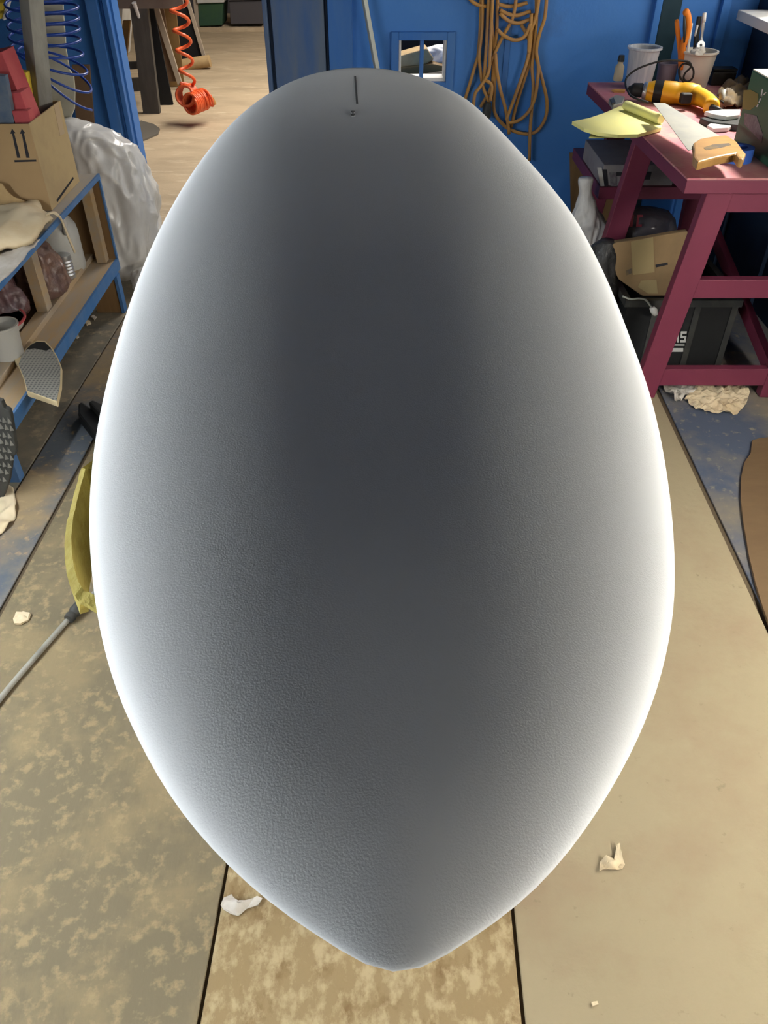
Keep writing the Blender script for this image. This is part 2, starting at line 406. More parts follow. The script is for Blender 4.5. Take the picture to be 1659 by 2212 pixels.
fb = box('floor_back_room', (-6, YW + 0.02, -0.08), (1.86, 13.2, 0.0), M['fl_back'])
tag(fb, 'pale dusty floor of the room beyond the doorway', kind='structure')

# ------------------------------------------------------------------ walls
DL = P(268, 150, Y=YW).x      # doorway left
DR = P(586, 150, Y=YW).x      # doorway right
hx0, hx1 = P(861, 130, Y=YW).x, P(964, 130, Y=YW).x
hz1, hz0 = P(910, 86, Y=YW).z, P(910, 176, Y=YW).z
WT = 0.10
wb = boxes('wall_back', [((DR, YW, 0), (hx0, YW + WT, 3.2)), ((hx0, YW, 0), (hx1, YW + WT, hz0)), ((hx0, YW, hz1), (hx1, YW + WT, 3.2)),
                         ((hx1, YW, 0), (1.86, YW + WT, 3.2)), ((DL, YW, 2.08), (DR, YW + WT, 3.2)), ((-6, YW, 0), (DL, YW + WT, 3.2))], M['blue'])
tag(wb, 'blue painted partition wall with a doorway and a small hatch', kind='structure')
# boards on the partition
def wall_strip(name, x0, x1, mm, th, z1=2.45, par=wb):
    a, b = P(x0, 90, Y=YW).x, P(x1, 90, Y=YW).x
    return box(name, (a, YW - th, 0.0), (b, YW - .0005, z1), M[mm], par, bevel=.003)
wall_strip('door_trim', 575, 584, 'blue_worn', .05)
wall_strip('door_stop', 584, 592, 'navy', .012)
wall_strip('worn_panel', 592, 703, 'blue_worn', .03)
wall_strip('groove_strip', 703, 710, 'navy', .010)
wall_strip('batten', 711, 762, 'blue_trim', .045)
wall_strip('seam_strip', 1090, 1103, 'blue_trim', .006)
wall_strip('corner_batten', 1398, 1412, 'blue', .03)
wall_strip('green_strip', 1414, 1455, 'dark_green', .012)
wall_strip('batten', 1538, 1556, 'blue', .03)
# left door frame: a blue post with a grooved face
po = box('door_post', (P(212, 150, Y=YW - .06).x, YW - .06, 0), (P(238, 150, Y=YW - .06).x, YW + WT, 2.45), M['blue_trim'], wb, bevel=.004)
po2 = box('door_post_stop', (P(238, 150, Y=YW - .02).x, YW - .02, 0), (P(248, 150, Y=YW - .02).x, YW + WT, 2.45), M['blue'], wb, bevel=.003)
po3 = box('door_post_edge', (P(248, 150, Y=YW - .05).x, YW - .05, 0), (P(258, 150, Y=YW - .05).x, YW + WT, 2.45), M['blue_trim'], wb, bevel=.003)

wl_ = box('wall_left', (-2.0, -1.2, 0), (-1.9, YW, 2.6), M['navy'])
tag(wl_, 'dark navy side wall on the left of the bay', kind='structure')
WX = 1.76
wz0, wz1, wy0, wy1 = 1.085, 2.45, 2.9, 4.2
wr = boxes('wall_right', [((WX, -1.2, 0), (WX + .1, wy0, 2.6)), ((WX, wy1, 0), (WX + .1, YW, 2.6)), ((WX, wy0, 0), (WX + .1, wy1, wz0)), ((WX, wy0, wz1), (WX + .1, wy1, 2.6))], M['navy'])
tag(wr, 'dark blue side wall with a bright window on the right', kind='structure')
box('batten', (WX - .02, 4.02, 0), (WX - .0005, 4.1, wz0 - .04), M['navy'], wr, bevel=.003)  # both battens darkened from blue to navy, under-bench shade put into the colour
box('batten', (WX - .02, 3.5, 0), (WX - .0005, 3.56, wz0 - .04), M['navy'], wr, bevel=.003)
# window on the right
wn = thing('window_2', (WX, (wy0 + wy1) / 2, wz0), 'bright daylit window with a pale sill above the green box', None)
wn['kind'] = 'structure'
box('window_sill', (1.62, wy0 - .1, wz0 - .0), (WX + .12, wy1 + .02, wz0 + .04), M['white'], wn, bevel=.004)
box('window_jamb', (WX + .0, wy1 - .06, wz0 + .04), (WX + .1, wy1 + .0, wz1), M['lightwood'], wn)
box('window_jamb', (WX + .0, wy0, wz0 + .04), (WX + .1, wy0 + .06, wz1), M['lightwood'], wn)
box('window_head', (WX + .0, wy0 + .06, wz1 - .06), (WX + .1, wy1 - .06, wz1), M['lightwood'], wn)
box('pane', (WX + .085, wy0 + .06, wz0 + .04), (WX + .09, wy1 - .06, wz1 - .06), M['window_lit'], wn)
# hatch in the partition
ht = thing('window_1', ((hx0 + hx1) / 2, YW, hz0), 'small two-light hatch with blue frame in the partition wall', None)
ht['kind'] = 'structure'
fx0, fx1 = P(845, 100, Y=YW).x, P(982, 100, Y=YW).x
fz1, fz0 = P(910, 68, Y=YW).z, P(910, 196, Y=YW).z
def hb(n, a, b, c, d, mm, y0=-.018, y1=-.0005): return box(n, (a, YW + y0, c), (b, YW + y1, d), M[mm], ht, bevel=.002)
hb('frame_board', fx0, hx0, fz0, fz1, 'blue_trim'); hb('frame_board', hx1, fx1, fz0, fz1, 'blue_trim')
hb('frame_board', hx0, hx1, hz1, fz1, 'blue_trim'); hb('frame_board', hx0, hx1, fz0, hz0, 'blue_trim')
xm = (hx0 + hx1) / 2 - .004
hb('mullion', xm - .009, xm + .009, hz0, hz1, 'blue_trim', -.012, .05)
hb('reveal', hx0, hx0 + .012, hz0, hz1, 'white', .0, .1); hb('reveal', hx1 - .012, hx1, hz0, hz1, 'white', .0, .1)
hb('reveal', hx0 + .012, hx1 - .012, hz0, hz0 + .016, 'white', .0, .1)
# back room walls
b2 = boxes('wall_back_room', [((-6, 12.6, 0), (1.86, 12.75, 3.2)), ((-6, YW + WT, 0), (-5.85, 12.6, 3.2)), ((1.76, YW + WT, 0), (1.86, 12.6, 3.2))], M['bin_grey'])
tag(b2, 'dim far walls of the room beyond the doorway', kind='structure')
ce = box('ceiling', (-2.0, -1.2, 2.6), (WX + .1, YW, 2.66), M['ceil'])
tag(ce, 'plain dark ceiling of the shaping bay', kind='structure')
ce2 = box('ceiling_back_room', (-6, YW + WT, 3.2), (1.86, 12.75, 3.26), M['white'])
tag(ce2, 'plain ceiling of the room beyond the doorway', kind='structure')
box('kerb', (-5.8, 11.38, 0), (0.5, 12.58, 0.043), M['fl_back'], b2)

# ------------------------------------------------------------------ fluorescent side lights (the bay's own lamps, just above deck height)
for x, mm, lab in ((-1.58, 'tube', 'long fluorescent side light on the left bay wall'), (1.68, 'tube_warm', 'long fluorescent side light on the right bay wall')):
    t = thing('fluorescent_light', (x, 0.9, 1.10), lab, 'light', 'side lights of the shaping bay')
    sx = math.copysign(1, x)
    if x < 0:
        for yb in (-.3, .6, 1.5): box('bracket', (-1.9, yb, 1.14), (x - .07, yb + .03, 1.165), M['white'], t)
    box('housing', (x + sx * .03, -1.15, 1.10), (x + sx * .075, 2.00, 1.205), M['white'], t, bevel=.004)
    box('end_cap', (x - .02, -1.12, 1.155), (x + sx * .03, -1.10, 1.215), M['white'], t)
    box('end_cap', (x - .02, 1.95, 1.155), (x + sx * .03, 1.97, 1.215), M['white'], t)
    v, f = tubegeo([(x, -1.1, 1.185), (x, 1.95, 1.185)], 0.019, 16)
    mk('tube', v, f, M[mm], t, smooth=True)

# ------------------------------------------------------------------ the board
def zr(Y, z0=1.16, nr=.155, tr=.012, Yc=.90, Yn=1.97, Yt=.16):
    n = max(0, (Y - Yc) / (Yn - Yc)); t = max(0, (Yc - Y) / (Yc - Yt))
    return z0 + nr * (.38 * n ** 2 + .62 * n ** 6) + tr * t ** 2
OUT_L = [(769,145),(706,149),(648,167.5),(600,189),(537.5,229),(489,277),(441,337.5),(398,400),(350,487),(316.5,561),(295,620),(272,687.6),(252,747),(230,840),(213,914),(202.6,977),(196,1050),(193,1115),(193,1153),(196.6,1221),(205,1302.5),(214,1357),(230.5,1424.6),(249.5,1492),(267.7,1533),(304,1609),(336,1674),(383,1746.6),(430,1804.5),(470,1848),(524.5,1902),(600,1967),(633,1988),(711,2037),(773,2078),(814,2102),(848,2121)]
OUT_R = [(817,147),(870,154),(906,165),(937.5,179.5),(1000,208.5),(1014,219),(1098.6,291),(1162,375.6),(1225,450),(1241.5,477),(1277.5,538),(1310.7,607),(1338,674),(1363,743),(1384,800),(1407,862),(1423,935.6),(1437,1003.5),(1447.7,1085),(1454.4,1152.7),(1458,1234),(1457,1288),(1453,1342.6),(1443.6,1397),(1431,1450),(1420.7,1486),(1406,1529.6),(1384.5,1584),(1359,1638),(1319.4,1710),(1276,1779),(1222,1851.5),(1167.5,1916.6),(1113,1962),(1059,2005),(1021,2024),(944,2078),(905,2103),(880,2121)]
def on_rail(x, y):
    d = ray(x, y); lo, hi = .05, 2.6
    for _ in range(50):
        m = (lo + hi) / 2
        if H + d.z * m / d.y - zr(m) > 0: lo = m
        else: hi = m
    return Vector((d.x * lo / d.y, lo, zr(lo)))
ol = [on_rail(*q) for q in OUT_L][::-1]
orr = [on_rail(*q) for q in OUT_R][::-1]
loop = ol + orr[::-1]                       # tail -> left -> nose -> right
# smooth the outline and resample it by arc length
dense = []
nL = len(loop)
for _ in range(1):
    loop = [loop[0]] + [(loop[i - 1] + 2 * loop[i] + loop[(i + 1) % nL]) / 4 for i in range(1, nL)]
def resample(pts, n):
    d = [0]
    for a, b in zip(pts, pts[1:]): d.append(d[-1] + (b - a).length)
    out = []
    j = 0
    for i in range(n):
        s = d[-1] * i / (n - 1)
        while j < len(d) - 2 and d[j + 1] < s: j += 1
        t = (s - d[j]) / max(1e-9, d[j + 1] - d[j])
        out.append(pts[j].lerp(pts[j + 1], min(max(t, 0), 1)))
    return out
cl = catmull(loop + [loop[0]], 5)
rim = resample(cl, 241)[:-1]
for _ in range(2):
    m = len(rim); rim = [(rim[i - 1] + 2 * rim[i] + rim[(i + 1) % m]) / 4 for i in range(m)]
rim = [Vector((p.x, p.y, zr(p.y))) for p in rim]
Yt, Yn = min(p.y for p in rim), max(p.y for p in rim)
def axis_pt(Y):
    return Vector((0.008 - 0.066 * (Y - Yt) / (Yn - Yt), Y, zr(Y)))
# deck and bottom: rings shrinking from the rim to a centre line, elliptical crown
def crown(Y, k):
    t = (Y - Yt) / (Yn - Yt)
    u = max(0.0, min(1.0, min(t / .34, (1 - t) / .36)))
    e = 1 - (1 - u) ** 2.6
    return (0.052 if k > 0 else -0.036) * (0.16 + 0.84 * e)
bvs, bfs = [], []
RN = 30
PM = 3.2
ss = [math.cos(math.pi / 2 * i / RN) for i in range(RN)]      # 1 -> small
A0, A1 = Yt + .13, Yn - .16
def ctr(p):
    return axis_pt(min(max(p.y, A0), A1))
def ring(s, k):
    out = []
    for p in rim:
        c = ctr(p)
        q = c.lerp(p, s)
        z = zr(q.y)
        out.append(Vector((q.x, q.y, z + crown(q.y, k) * math.sqrt(max(0, 1 - s ** PM)))))
    return out
m = len(rim)
rows = [ring(0.0, 1)] + [ring(s, 1) for s in ss[1:]][::-1] + [ring(1.0, 1)] + [ring(s, -1) for s in ss[1:]] + [ring(0.0, -1)]
for r in rows: bvs += r
for i in range(len(rows) - 1):
    for k in range(m):
        k2 = (k + 1) % m
        bfs.append((i * m + k, i * m + k2, (i + 1) * m + k2, (i + 1) * m + k))
board = thing('surfboard_blank', (0, 1.0, 1.12), 'large white foam surfboard blank resting deck up across the shaping stands', 'surfboard')
bo = mk('foam_body', bvs, bfs, M['foam'], board, smooth=True)
bvh = BVHTree.FromPolygons(bvs, bfs)
def on_deck(x, y, lift=.0006):
    h = bvh.ray_cast(Vector((0, 0, H)), ray(x, y).normalized())
    return (h[0] + Vector((0, 0, lift))) if h[0] else P(x, y, Z=1.2)
def deck_strip(name, pix, wpx):
    vs, fs = [], []
    for x, y in pix:
        vs += [on_deck(x - wpx / 2, y), on_deck(x + wpx / 2, y)]
    for i in range(len(pix) - 1): fs.append((2 * i, 2 * i + 1, 2 * i + 3, 2 * i + 2))
    return mk(name, vs, fs, M['pencil'], board)
deck_strip('pencil_line', [(767 + 4.5 * i / 12, 165 + 60 * i / 12) for i in range(13)], 4.2)
fig = [(762 + 4.2 * math.sin(2 * a), 246 - 5.5 * math.cos(a)) for a in [2 * math.pi * i / 28 for i in range(29)]]
mkv, mkf = tubegeo([on_deck(*q) for q in fig], .0011, 5)
mk('pencil_figure', mkv, mkf, M['pencil'], board)

# shaping stands (under the board; only the yellow foam saddle shows at its left rail)
def stand(y, xc, zt, lab, first):
    t = thing('shaping_stand', (xc, y, 0), lab, 'stand', 'shaping stands under the board')
    box('base', (xc - .13, y - .13, 0), (xc + .13, y + .15, .03), M['rack'], t, bevel=.004)
    box('post', (xc - .045, y - .045, .03), (xc + .045, y + .045, zt - .13), M['rack'], t, bevel=.004)
    if first:
        box('crossbar', (-.338, y - .16, zt - .13), (xc + .26, y - .04, zt - .072), M['rack'], t, bevel=.004)
    else:
        box('crossbar', (xc - .20, y - .04, zt - .13), (xc + .22, y + .04, zt - .072), M['rack'], t, bevel=.004)
    box('light_block_pad', (xc - .26, y - .22, zt - .072), (xc + .26, y + .10, zt + .016), M['pad'], t, bevel=.006)  # pad added unseen under the board to block tube light from the saddle
    return t
st = stand(.80, 0, 1.10, 'wooden shaping stand with yellow foam saddle beside the left rail', True)
arc = [P(x, y, Z=1.11) for x, y in ((172,1003),(160,1040),(148,1085),(139,1130),(135.5,1165),(137,1205),(143,1240),(151,1265),(163,1282),(180,1293),(205,1308))]
arc = [P(196, 1004, Z=1.11)] + catmull(arc, 3) + [P(232, 1318, Z=1.11)]
vs, fs = [], []
nA = len(arc)
for i, p in enumerate(arc):
    d = (arc[min(i + 1, nA - 1)] - arc[max(i - 1, 0)]).normalized(); nrm = Vector((d.y, -d.x, 0))
    if nrm.x < 0: nrm = -nrm
    jag = .004 * noise.noise(p * 130) + (.008 * noise.noise(p * 60) if i > nA - 9 else 0)
    dn = -.012 - .075 * max(0, 1 - (i / (nA - 1) / .8) ** 3)
    for off, z in ((0, jag - .007), (.0085, jag * .6), (.0085, dn), (0, dn)):
        vs.append(p + nrm * off + Vector((0, 0, z)))
for i in range(nA - 1):
    for k in range(4):
        fs.append((4 * i + k, 4 * i + (k + 1) % 4, 4 * i + 4 + (k + 1) % 4, 4 * i + 4 + k))
fs += [(0, 1, 2, 3), tuple(4 * (nA - 1) + k for k in range(4))]
tag(mk('foam_saddle', vs, fs, M['pad'], st), 'torn yellow foam strip')
stand(1.42, -.02, 1.115, 'wooden shaping stand hidden under the far half of the board', False)

# ------------------------------------------------------------------ left shelf unit
SX, SY0, SY1, BACK = -1.235, 2.12, 3.55, -1.86
sh = thing('shelf_unit', (-1.55, (SY0 + SY1) / 2, 0), 'low two-tier wooden shelf with blue painted front edges by the left wall', 'shelf')
box('top_board', (BACK, SY0, .585), (SX - .008, SY1, .605), M['pine_grey'], sh, bevel=.002)
box('top_edge', (SX - .008, SY0, .585), (SX, SY1, .606), M['blue_edge'], sh)
box('bottom_board', (BACK, SY0, .19), (SX - .01, SY1, .23), M['pine'], sh, bevel=.002)
box('bottom_edge', (SX - .01, SY0, .18), (SX, SY1, .231), M['blue_edge'], sh)
box('end_panel', (BACK, SY1 - .012, .23), (SX - .008, SY1, .585), M['brown_ply'], sh)
box('end_edge', (SX - .008, SY1 - .014, .231), (SX, SY1, .585), M['blue_edge'], sh)
box('kick_rail', (-1.40, SY0, .23), (-1.345, SY1 - .012, .255), M['pine'], sh, bevel=.002)
box('post', (-1.395, 2.93, .255), (-1.35, 2.985, .585), M['pine'], sh, bevel=.002)
box('post', (-1.315, 3.485, .231), (-1.272, 3.53, .585), M['pine'], sh, bevel=.002)
box('leg', (-1.36, 3.46, 0), (SX - .008, 3.50, .18), M['brown_ply'], sh)
box('leg_edge', (SX - .008, 3.455, 0), (SX + .006, 3.50, .18), M['blue_edge'], sh)
box('leg', (-1.36, 2.14, 0), (SX - .02, 2.18, .18), M['blue_edge'], sh)

# cardboard box with arrows
bx = P(112, 455, Z=.606)
bX, bY, bZ0, bZ1 = bx.x, bx.y, .606, .915
bxl, byb = bX - .37, bY + .36
cb = thing('cardboard_box', (bX - .18, bY + .18, bZ0), 'open brown cardboard box with two up arrows on the shelf', 'box')
box('front_panel', (bxl, bY, bZ0), (bX, bY + .005, bZ1), M['card'], cb)
box('side_panel', (bX - .005, bY + .005, bZ0), (bX, byb, bZ1), M['card_light'], cb)
box('side_panel', (bxl, bY + .005, bZ0), (bxl + .005, byb, bZ1), M['card'], cb)
box('rear_panel', (bxl + .005, byb - .005, bZ0), (bX - .005, byb, bZ1), M['card'], cb)
box('bottom_panel', (bxl + .005, bY + .005, bZ0), (bX - .005, byb - .005, bZ0 + .005), M['card'], cb)
for dx in (0, 21):
    prismpx('arrow_print', [(26 + dx, 278), (34 + dx, 288), (30.5 + dx, 288), (44 + dx - dx * .05, 341), (37 + dx - dx * .05, 341), (26 + dx, 289), (22 + dx, 289)], M['print'], .0006, Y=bY - .0008, parent=cb)
prismpx('line_print', [(31, 346), (78, 345), (78.5, 349), (31.5, 350.5)], M['print'], .0006, Y=bY - .0008, parent=cb)
prismpx('tape_strip', [(116, 227), (126, 220), (140, 288), (130, 294)], M['tape'], .0008, X=bX + .0008, parent=cb)
prismpx('edge_print', [(122, 432), (158, 382), (159.5, 386), (124, 437)], M['print'], .0006, X=bX + .0008, parent=cb)

# what stands in the box
def blk(name, pix, Y, th, mm, label, cat, group=None, bev=.003):
    o = prismpx(name, pix, M[mm], th, Y=Y, bevel=bev)
    return tag(o, label, cat, group)
rb = 'red foam blocks in the cardboard box'
def slab(name, a, b, wid, th, mm, label, cat, group=None, side=(1, 0, 0)):
    o = beam(name, a, b, wid, th, M[mm], side=side, bevel=.002)
    return tag(o, label, cat, group)
slab('foam_block', P(65, 262, Y=3.26), P(2, 108, Y=3.26), .052, .12, 'red', 'tallest red foam block leaning out of the box at left', 'foam block', rb)
slab('foam_block', P(64, 268, Y=3.20), P(38, 195, Y=3.20), .055, .09, 'red', 'short red foam block standing at the middle of the box', 'foam block', rb)
slab('foam_block', P(66, 300, Y=3.15), P(48, 236, Y=3.15), .06, .05, 'red', 'lowest red foam block by the right rim of the box', 'foam block', rb)
slab('foam_sheet', P(22, 300, Y=3.14), P(-6, 160, Y=3.14), .065, .03, 'slate', 'slate blue sheet standing at the front of the box', 'sheet')
slab('foam_block', P(60, 262, Y=3.37), P(43, 152, Y=3.37), .06, .04, 'yellow', 'yellow foam block behind the red blocks in the box', 'foam block')
pk = thing('grey_plank', P(90, 262, Y=3.415), 'dusty grey timber plank standing upright out of the box', 'plank')
beam('timber', P(96, 290, Y=3.415), P(62, -60, Y=3.415), .062, .062, M['plank'], pk, side=(1, -.75, 0), bevel=.003)
# sheet, hose, panel behind the box
osh = [P(x, y, Y=3.98) for x, y in ((86,-40),(134,-40),(137,30),(143,110),(150,150),(159,165),(162,195),(161,235),(150,262),(140,300),(104,310),(100,150))]
tag(prism('hanging_sheet', osh, (0, .012, 0), M['offwhite'], bevel=.003), 'off-white stiff sheet hanging behind the blue coiled hose', 'sheet')
tag(prismpx('leaning_panel', [(155, 140), (193, 140), (226, 540), (186, 540)], M['brown_panel'], .012, Y=4.2), 'narrow brown panel leaning in the corner beside the doorway post', 'panel')
hel = []
Yh = 3.72
for i in range(-12 * 24, 9 * 24):
    a = 2 * math.pi * i / 24; tt = i / 24
    yy = -30 + tt * 23.5
    xx = 86 + tt * 2.3
    sag = max(0, tt - 5.5)
    c = P(xx + 10 * sag, yy, Y=Yh)
    r = .143 - .012 * sag
    hel.append(c + Vector((r * math.cos(a), .11 * math.sin(a), -.028 * sag * math.cos(a) + .012 * math.sin(a))))
hs = tube('coiled_hose', hel, .0052, M['hose_blue'], seg=7, raw=True)
tag(hs, 'blue coiled air hose hanging behind the grey plank', 'hose')
ys = thing('yellow_sheet', P(0, 60, Y=3.95), 'x', 'sheet')
prismpx('sheet', [(-40, -40), (17, -40), (14, 5), (5, 40), (-40, 50)], M['yellow'], .03, Y=3.95, parent=ys)
prismpx('pale_edge', [(17.3, -40), (22, -40), (19, 5), (8, 44), (5, 40.5), (14.3, 5)], M['white'], .03, Y=3.945, parent=ys)
tag(ys, 'bright yellow sheet high on the left wall', 'sheet')

# plastic bags by the doorway
bag = loft('plastic_bag', [((-1.33, 3.92, 0.0), .09, .09), ((-1.33, 3.92, .10), .155, .14), ((-1.315, 3.92, .28), .195, .16), ((-1.32, 3.92, .46), .20, .16), ((-1.36, 3.92, .60), .18, .14), ((-1.42, 3.92, .69), .12, .10), ((-1.45, 3.92, .735), .03, .03)], M['bag'], amp=.028, fr=7, seg=120, sub=22, seed=2.0)
tag(bag, 'tall clear plastic bag slumped beside the shelf and doorway', 'plastic bag')
bag2 = loft('plastic_bag', [((-1.14, 3.70, 0.0), .05, .05), ((-1.14, 3.70, .03), .10, .08), ((-1.14, 3.70, .09), .10, .07), ((-1.15, 3.70, .13), .02, .02)], M['bag'], amp=.02, fr=14, seg=40, seed=5.0)
tag(bag2, 'small clump of clear plastic on the floor below the tall bag', 'plastic bag')

# on the top of the shelf
sack = crumple('paper_sack', [P(x, y, Z=.625) for x, y in ((-40, 475), (20, 458), (52, 444), (84, 447), (92, 462), (104, 470), (113, 480), (101, 492), (98, 500), (70, 525), (-40, 555))], M['cream'], th=.02, amp=.022, fr=9, n=60, seed=3.1, dome=.035)
tag(sack, 'crumpled cream paper sack lying on the shelf front edge', 'paper')
pp = crumple('paper_sheet', [P(x, y, Z=.610) for x, y in ((-40, 560), (45, 537), (88, 520), (60, 550), (18, 596), (-40, 650))], M['white_paper'], th=.004, amp=.008, fr=14, n=44, seed=8.0)
tag(pp, 'creased white paper sheet under the cream sack', 'paper')
kp = prism('kraft_paper', [P(x, y, Y=3.03) for x, y in ((-40, 385), (5, 398), (14, 412), (28, 425), (50, 433), (76, 444), (60, 470), (-40, 470))], (0, .004, 0), M['kraft'])
tag(kp, 'torn kraft paper standing against the arrow box', 'paper')
stp = catmull([P(100, 463, Z=.66), P(115, 459, Z=.655), P(126, 466, Z=.64), P(134, 478, X=-1.222), P(143, 500, X=-1.212), P(152, 522, X=-1.208), P(162, 545, X=-1.205)], 4)
vs, fs = [], []
for i, p in enumerate(stp):
    wd = .011
    vs += [p + Vector((.2, -.98, 0)) * wd, p + Vector((-.2, .98, 0)) * wd]
for i in range(len(stp) - 1): fs.append((2 * i, 2 * i + 1, 2 * i + 3, 2 * i + 2))
tag(mk('fabric_strap', vs, fs, M['cream'], smooth=True, solid=.004), 'beige strap dangling over the shelf edge in front of the white jug', 'strap')

# inside the shelf
jc = Vector((-1.43, 3.40, .231))
jg = thing('plastic_jug', jc, 'rounded white plastic jug standing behind the shelf edge', 'jug')
lathe('body', [(0, 0), (.07, 0), (.086, .01), (.092, .03), (.092, .17), (.088, .20), (.074, .225), (.05, .24), (.034, .25), (.034, .275), (.0, .275)], jc, M['jug'], jg, seg=40)
tube('handle', [jc + Vector((.02, -.03, .245)), jc + Vector((.045, -.05, .275)), jc + Vector((.075, -.075, .25)), jc + Vector((.072, -.07, .19))], .012, M['jug'], jg)
bb = loft('plastic_bag', [((-1.43, 3.09, .256), .06, .09), ((-1.42, 3.09, .29), .105, .10), ((-1.42, 3.09, .37), .11, .10), ((-1.43, 3.08, .45), .085, .085), ((-1.44, 3.07, .50), .04, .05)], M['brown_bag'], amp=.022, fr=12, seg=72, seed=4.0)
tag(bb, 'glossy brown plastic bag stuffed in the shelf behind the post', 'plastic bag')
bb2 = loft('plastic_bag', [((-1.56, 2.87, .232), .07, .08), ((-1.54, 2.87, .27), .115, .09), ((-1.53, 2.87, .37), .12, .09), ((-1.54, 2.86, .46), .05, .05)], M['maroon_bag'], amp=.026, fr=12, seg=64, seed=9.0)
tag(bb2, 'dark maroon plastic bag in the shelf left of the post', 'plastic bag')
sc_ = P(163, 590, Z=.30)
cn = thing('metal_can', (-1.37, 3.27, .256), 'small ridged silver can beside the brown bag in the shelf', 'can')
cz = [(0, 0), (.028, 0)] + [(.028 + (.002 if i % 2 else -.001), .008 + i * .007) for i in range(12)] + [(.028, .10), (0, .10)]
lathe('can_body', cz, (-1.37, 3.27, .256), M['silver'], cn, seg=20)
bw = thing('mixing_bowl', (-1.475, 2.73, .256), 'shallow grey bowl with a dark red rim in the lower shelf', 'bowl')
lathe('bowl', [(0, 0), (.06, 0), (.10, .03), (.115, .06), (.110, .06), (.09, .033), (0, .012)], (-1.475, 2.73, .256), M['jug'], bw)
tag(lathe('rim', [(.110, .058), (.118, .058), (.118, .064), (.110, .064), (.110, .058)], (-1.475, 2.73, .256), M['red'], bw), 'dark red rim')
tb = P(21, 768, Z=.257)
cp = thing('plastic_tub', (tb.x, tb.y, .256), 'translucent plastic tub standing on the lower shelf', 'tub')
cup('tub', (tb.x, tb.y, .256), .125, .050, .060, .004, M['cup_clear'], cp)
lathe('contents', [(0, .004), (.049, .004), (.052, .05), (0, .05)], (tb.x, tb.y, .256), M['rag'], cp)

# abrasive pad over the shelf edge
ab = thing('sanding_pad', P(95, 860, Z=.232), 'grey sanding mesh pad on a cream foam block over the shelf edge', 'sanding pad')
apix = [(57, 845), (50, 815), (38, 786), (30, 775), (44, 768), (55, 752), (66, 742), (80, 735), (98, 736), (112, 750), (124, 770), (132, 790), (131, 830), (123, 868)]
prismpx('foam_block', apix, M['cream_foam'], .022, Z=.262, parent=ab, bevel=.003)
prismpx('mesh_sheet', [(59, 842), (52, 815), (40, 787), (46, 770), (57, 754), (68, 744), (80, 738), (97, 739), (110, 752), (122, 772), (130, 791), (129, 830), (122, 864)], M['mesh'], .004, Z=.2665, parent=ab)
prismpx('dark_end', [(57, 754), (68, 744), (80, 738), (97, 739), (110, 752), (100, 757), (75, 752)], M['black'], .001, Z=.2677, parent=ab)

# toothed black rasp in front of the shelf
rp = thing('rasp_panel', P(5, 1075, Y=2.05), 'black toothed rasp panel leaning on the near end of the shelf', 'rasp')
prismpx('plate', [(-60, 850), (3, 868), (9, 882), (20, 888), (24, 900), (35, 972), (33, 984), (28, 984), (20, 1040), (2, 1092), (-60, 1100)], M['charcoal'], .022, Y=2.05, parent=rp, bevel=.003)
tv = None
for r in range(9):
    for cidx in range(4):
        px_ = -14 + cidx * 11 + (r % 2) * 5; py_ = 902 + r * 16 + cidx * 2
        if px_ > 26 - max(0, r - 5) * 4 or px_ < -20: continue
        q = P(px_, py_, Y=2.049)
        if tv is None:
            tv = bpy.data.meshes.new('tooth')
            tv.from_pydata([(-.007, 0, -.011), (.007, 0, -.011), (0, 0, .011), (0, -.010, -.006)], [], [(0, 1, 3), (1, 2, 3), (2, 0, 3), (0, 2, 1)])
            tv.materials.append(M['tooth'])
        o = bpy.data.objects.new('tooth', tv); o.location = q - WL[rp.name]; o.parent = rp; C.objects.link(o)
cc = crumple('paper_scrap', [P(x, y, Z=.003) for x, y in ((-40, 1075), (14, 1050), (30, 1058), (36, 1090), (34, 1120), (20, 1140), (-10, 1165), (-40, 1190))], M['cream'], th=.003, amp=.012, fr=16, n=40, seed=1.0)
tag(cc, 'cream paper scrap on the floor below the rasp panel', 'paper')

# black tool on the floor left of the board
ft = thing('floor_tool', P(205, 905, Z=0), 'black plastic tool lying on the floor by the left rail', 'tool')
prismpx('tool_body', [(168, 872), (176, 866), (232, 905), (245, 975), (214, 948), (190, 922), (168, 893)], M['black'], .05, Z=.052, parent=ft, bevel=.008)
prismpx('tool_rib', [(190, 868), (200, 862), (240, 880), (250, 915), (226, 905)], M['charcoal'], .075, Z=.077, parent=ft, bevel=.008)

# air line on the floor
al = thing('air_line', P(90, 1400, Z=0), 'thin dusty grey air line with dark coupler on the floor', 'hose')
tube('line', [P(-60, 1585, Z=.010), P(20, 1485, Z=.010), P(80, 1415, Z=.010), P(130, 1358, Z=.010), P(152, 1333, Z=.012)], .0075, M['plank'], al)
lathe('coupler', [(0, 0), (.014, 0), (.016, .012), (.013, .02), (.018, .03), (.018, .055), (.012, .065), (0, .065)], P(148, 1338, Z=.018), M['charcoal'], al, axis=P(178, 1303, Z=.018) - P(148, 1338, Z=.018), seg=18)
tube('line_end', [P(172, 1310, Z=.012), P(200, 1285, Z=.012), P(260, 1225, Z=.012)], .0075, M['plank'], al)
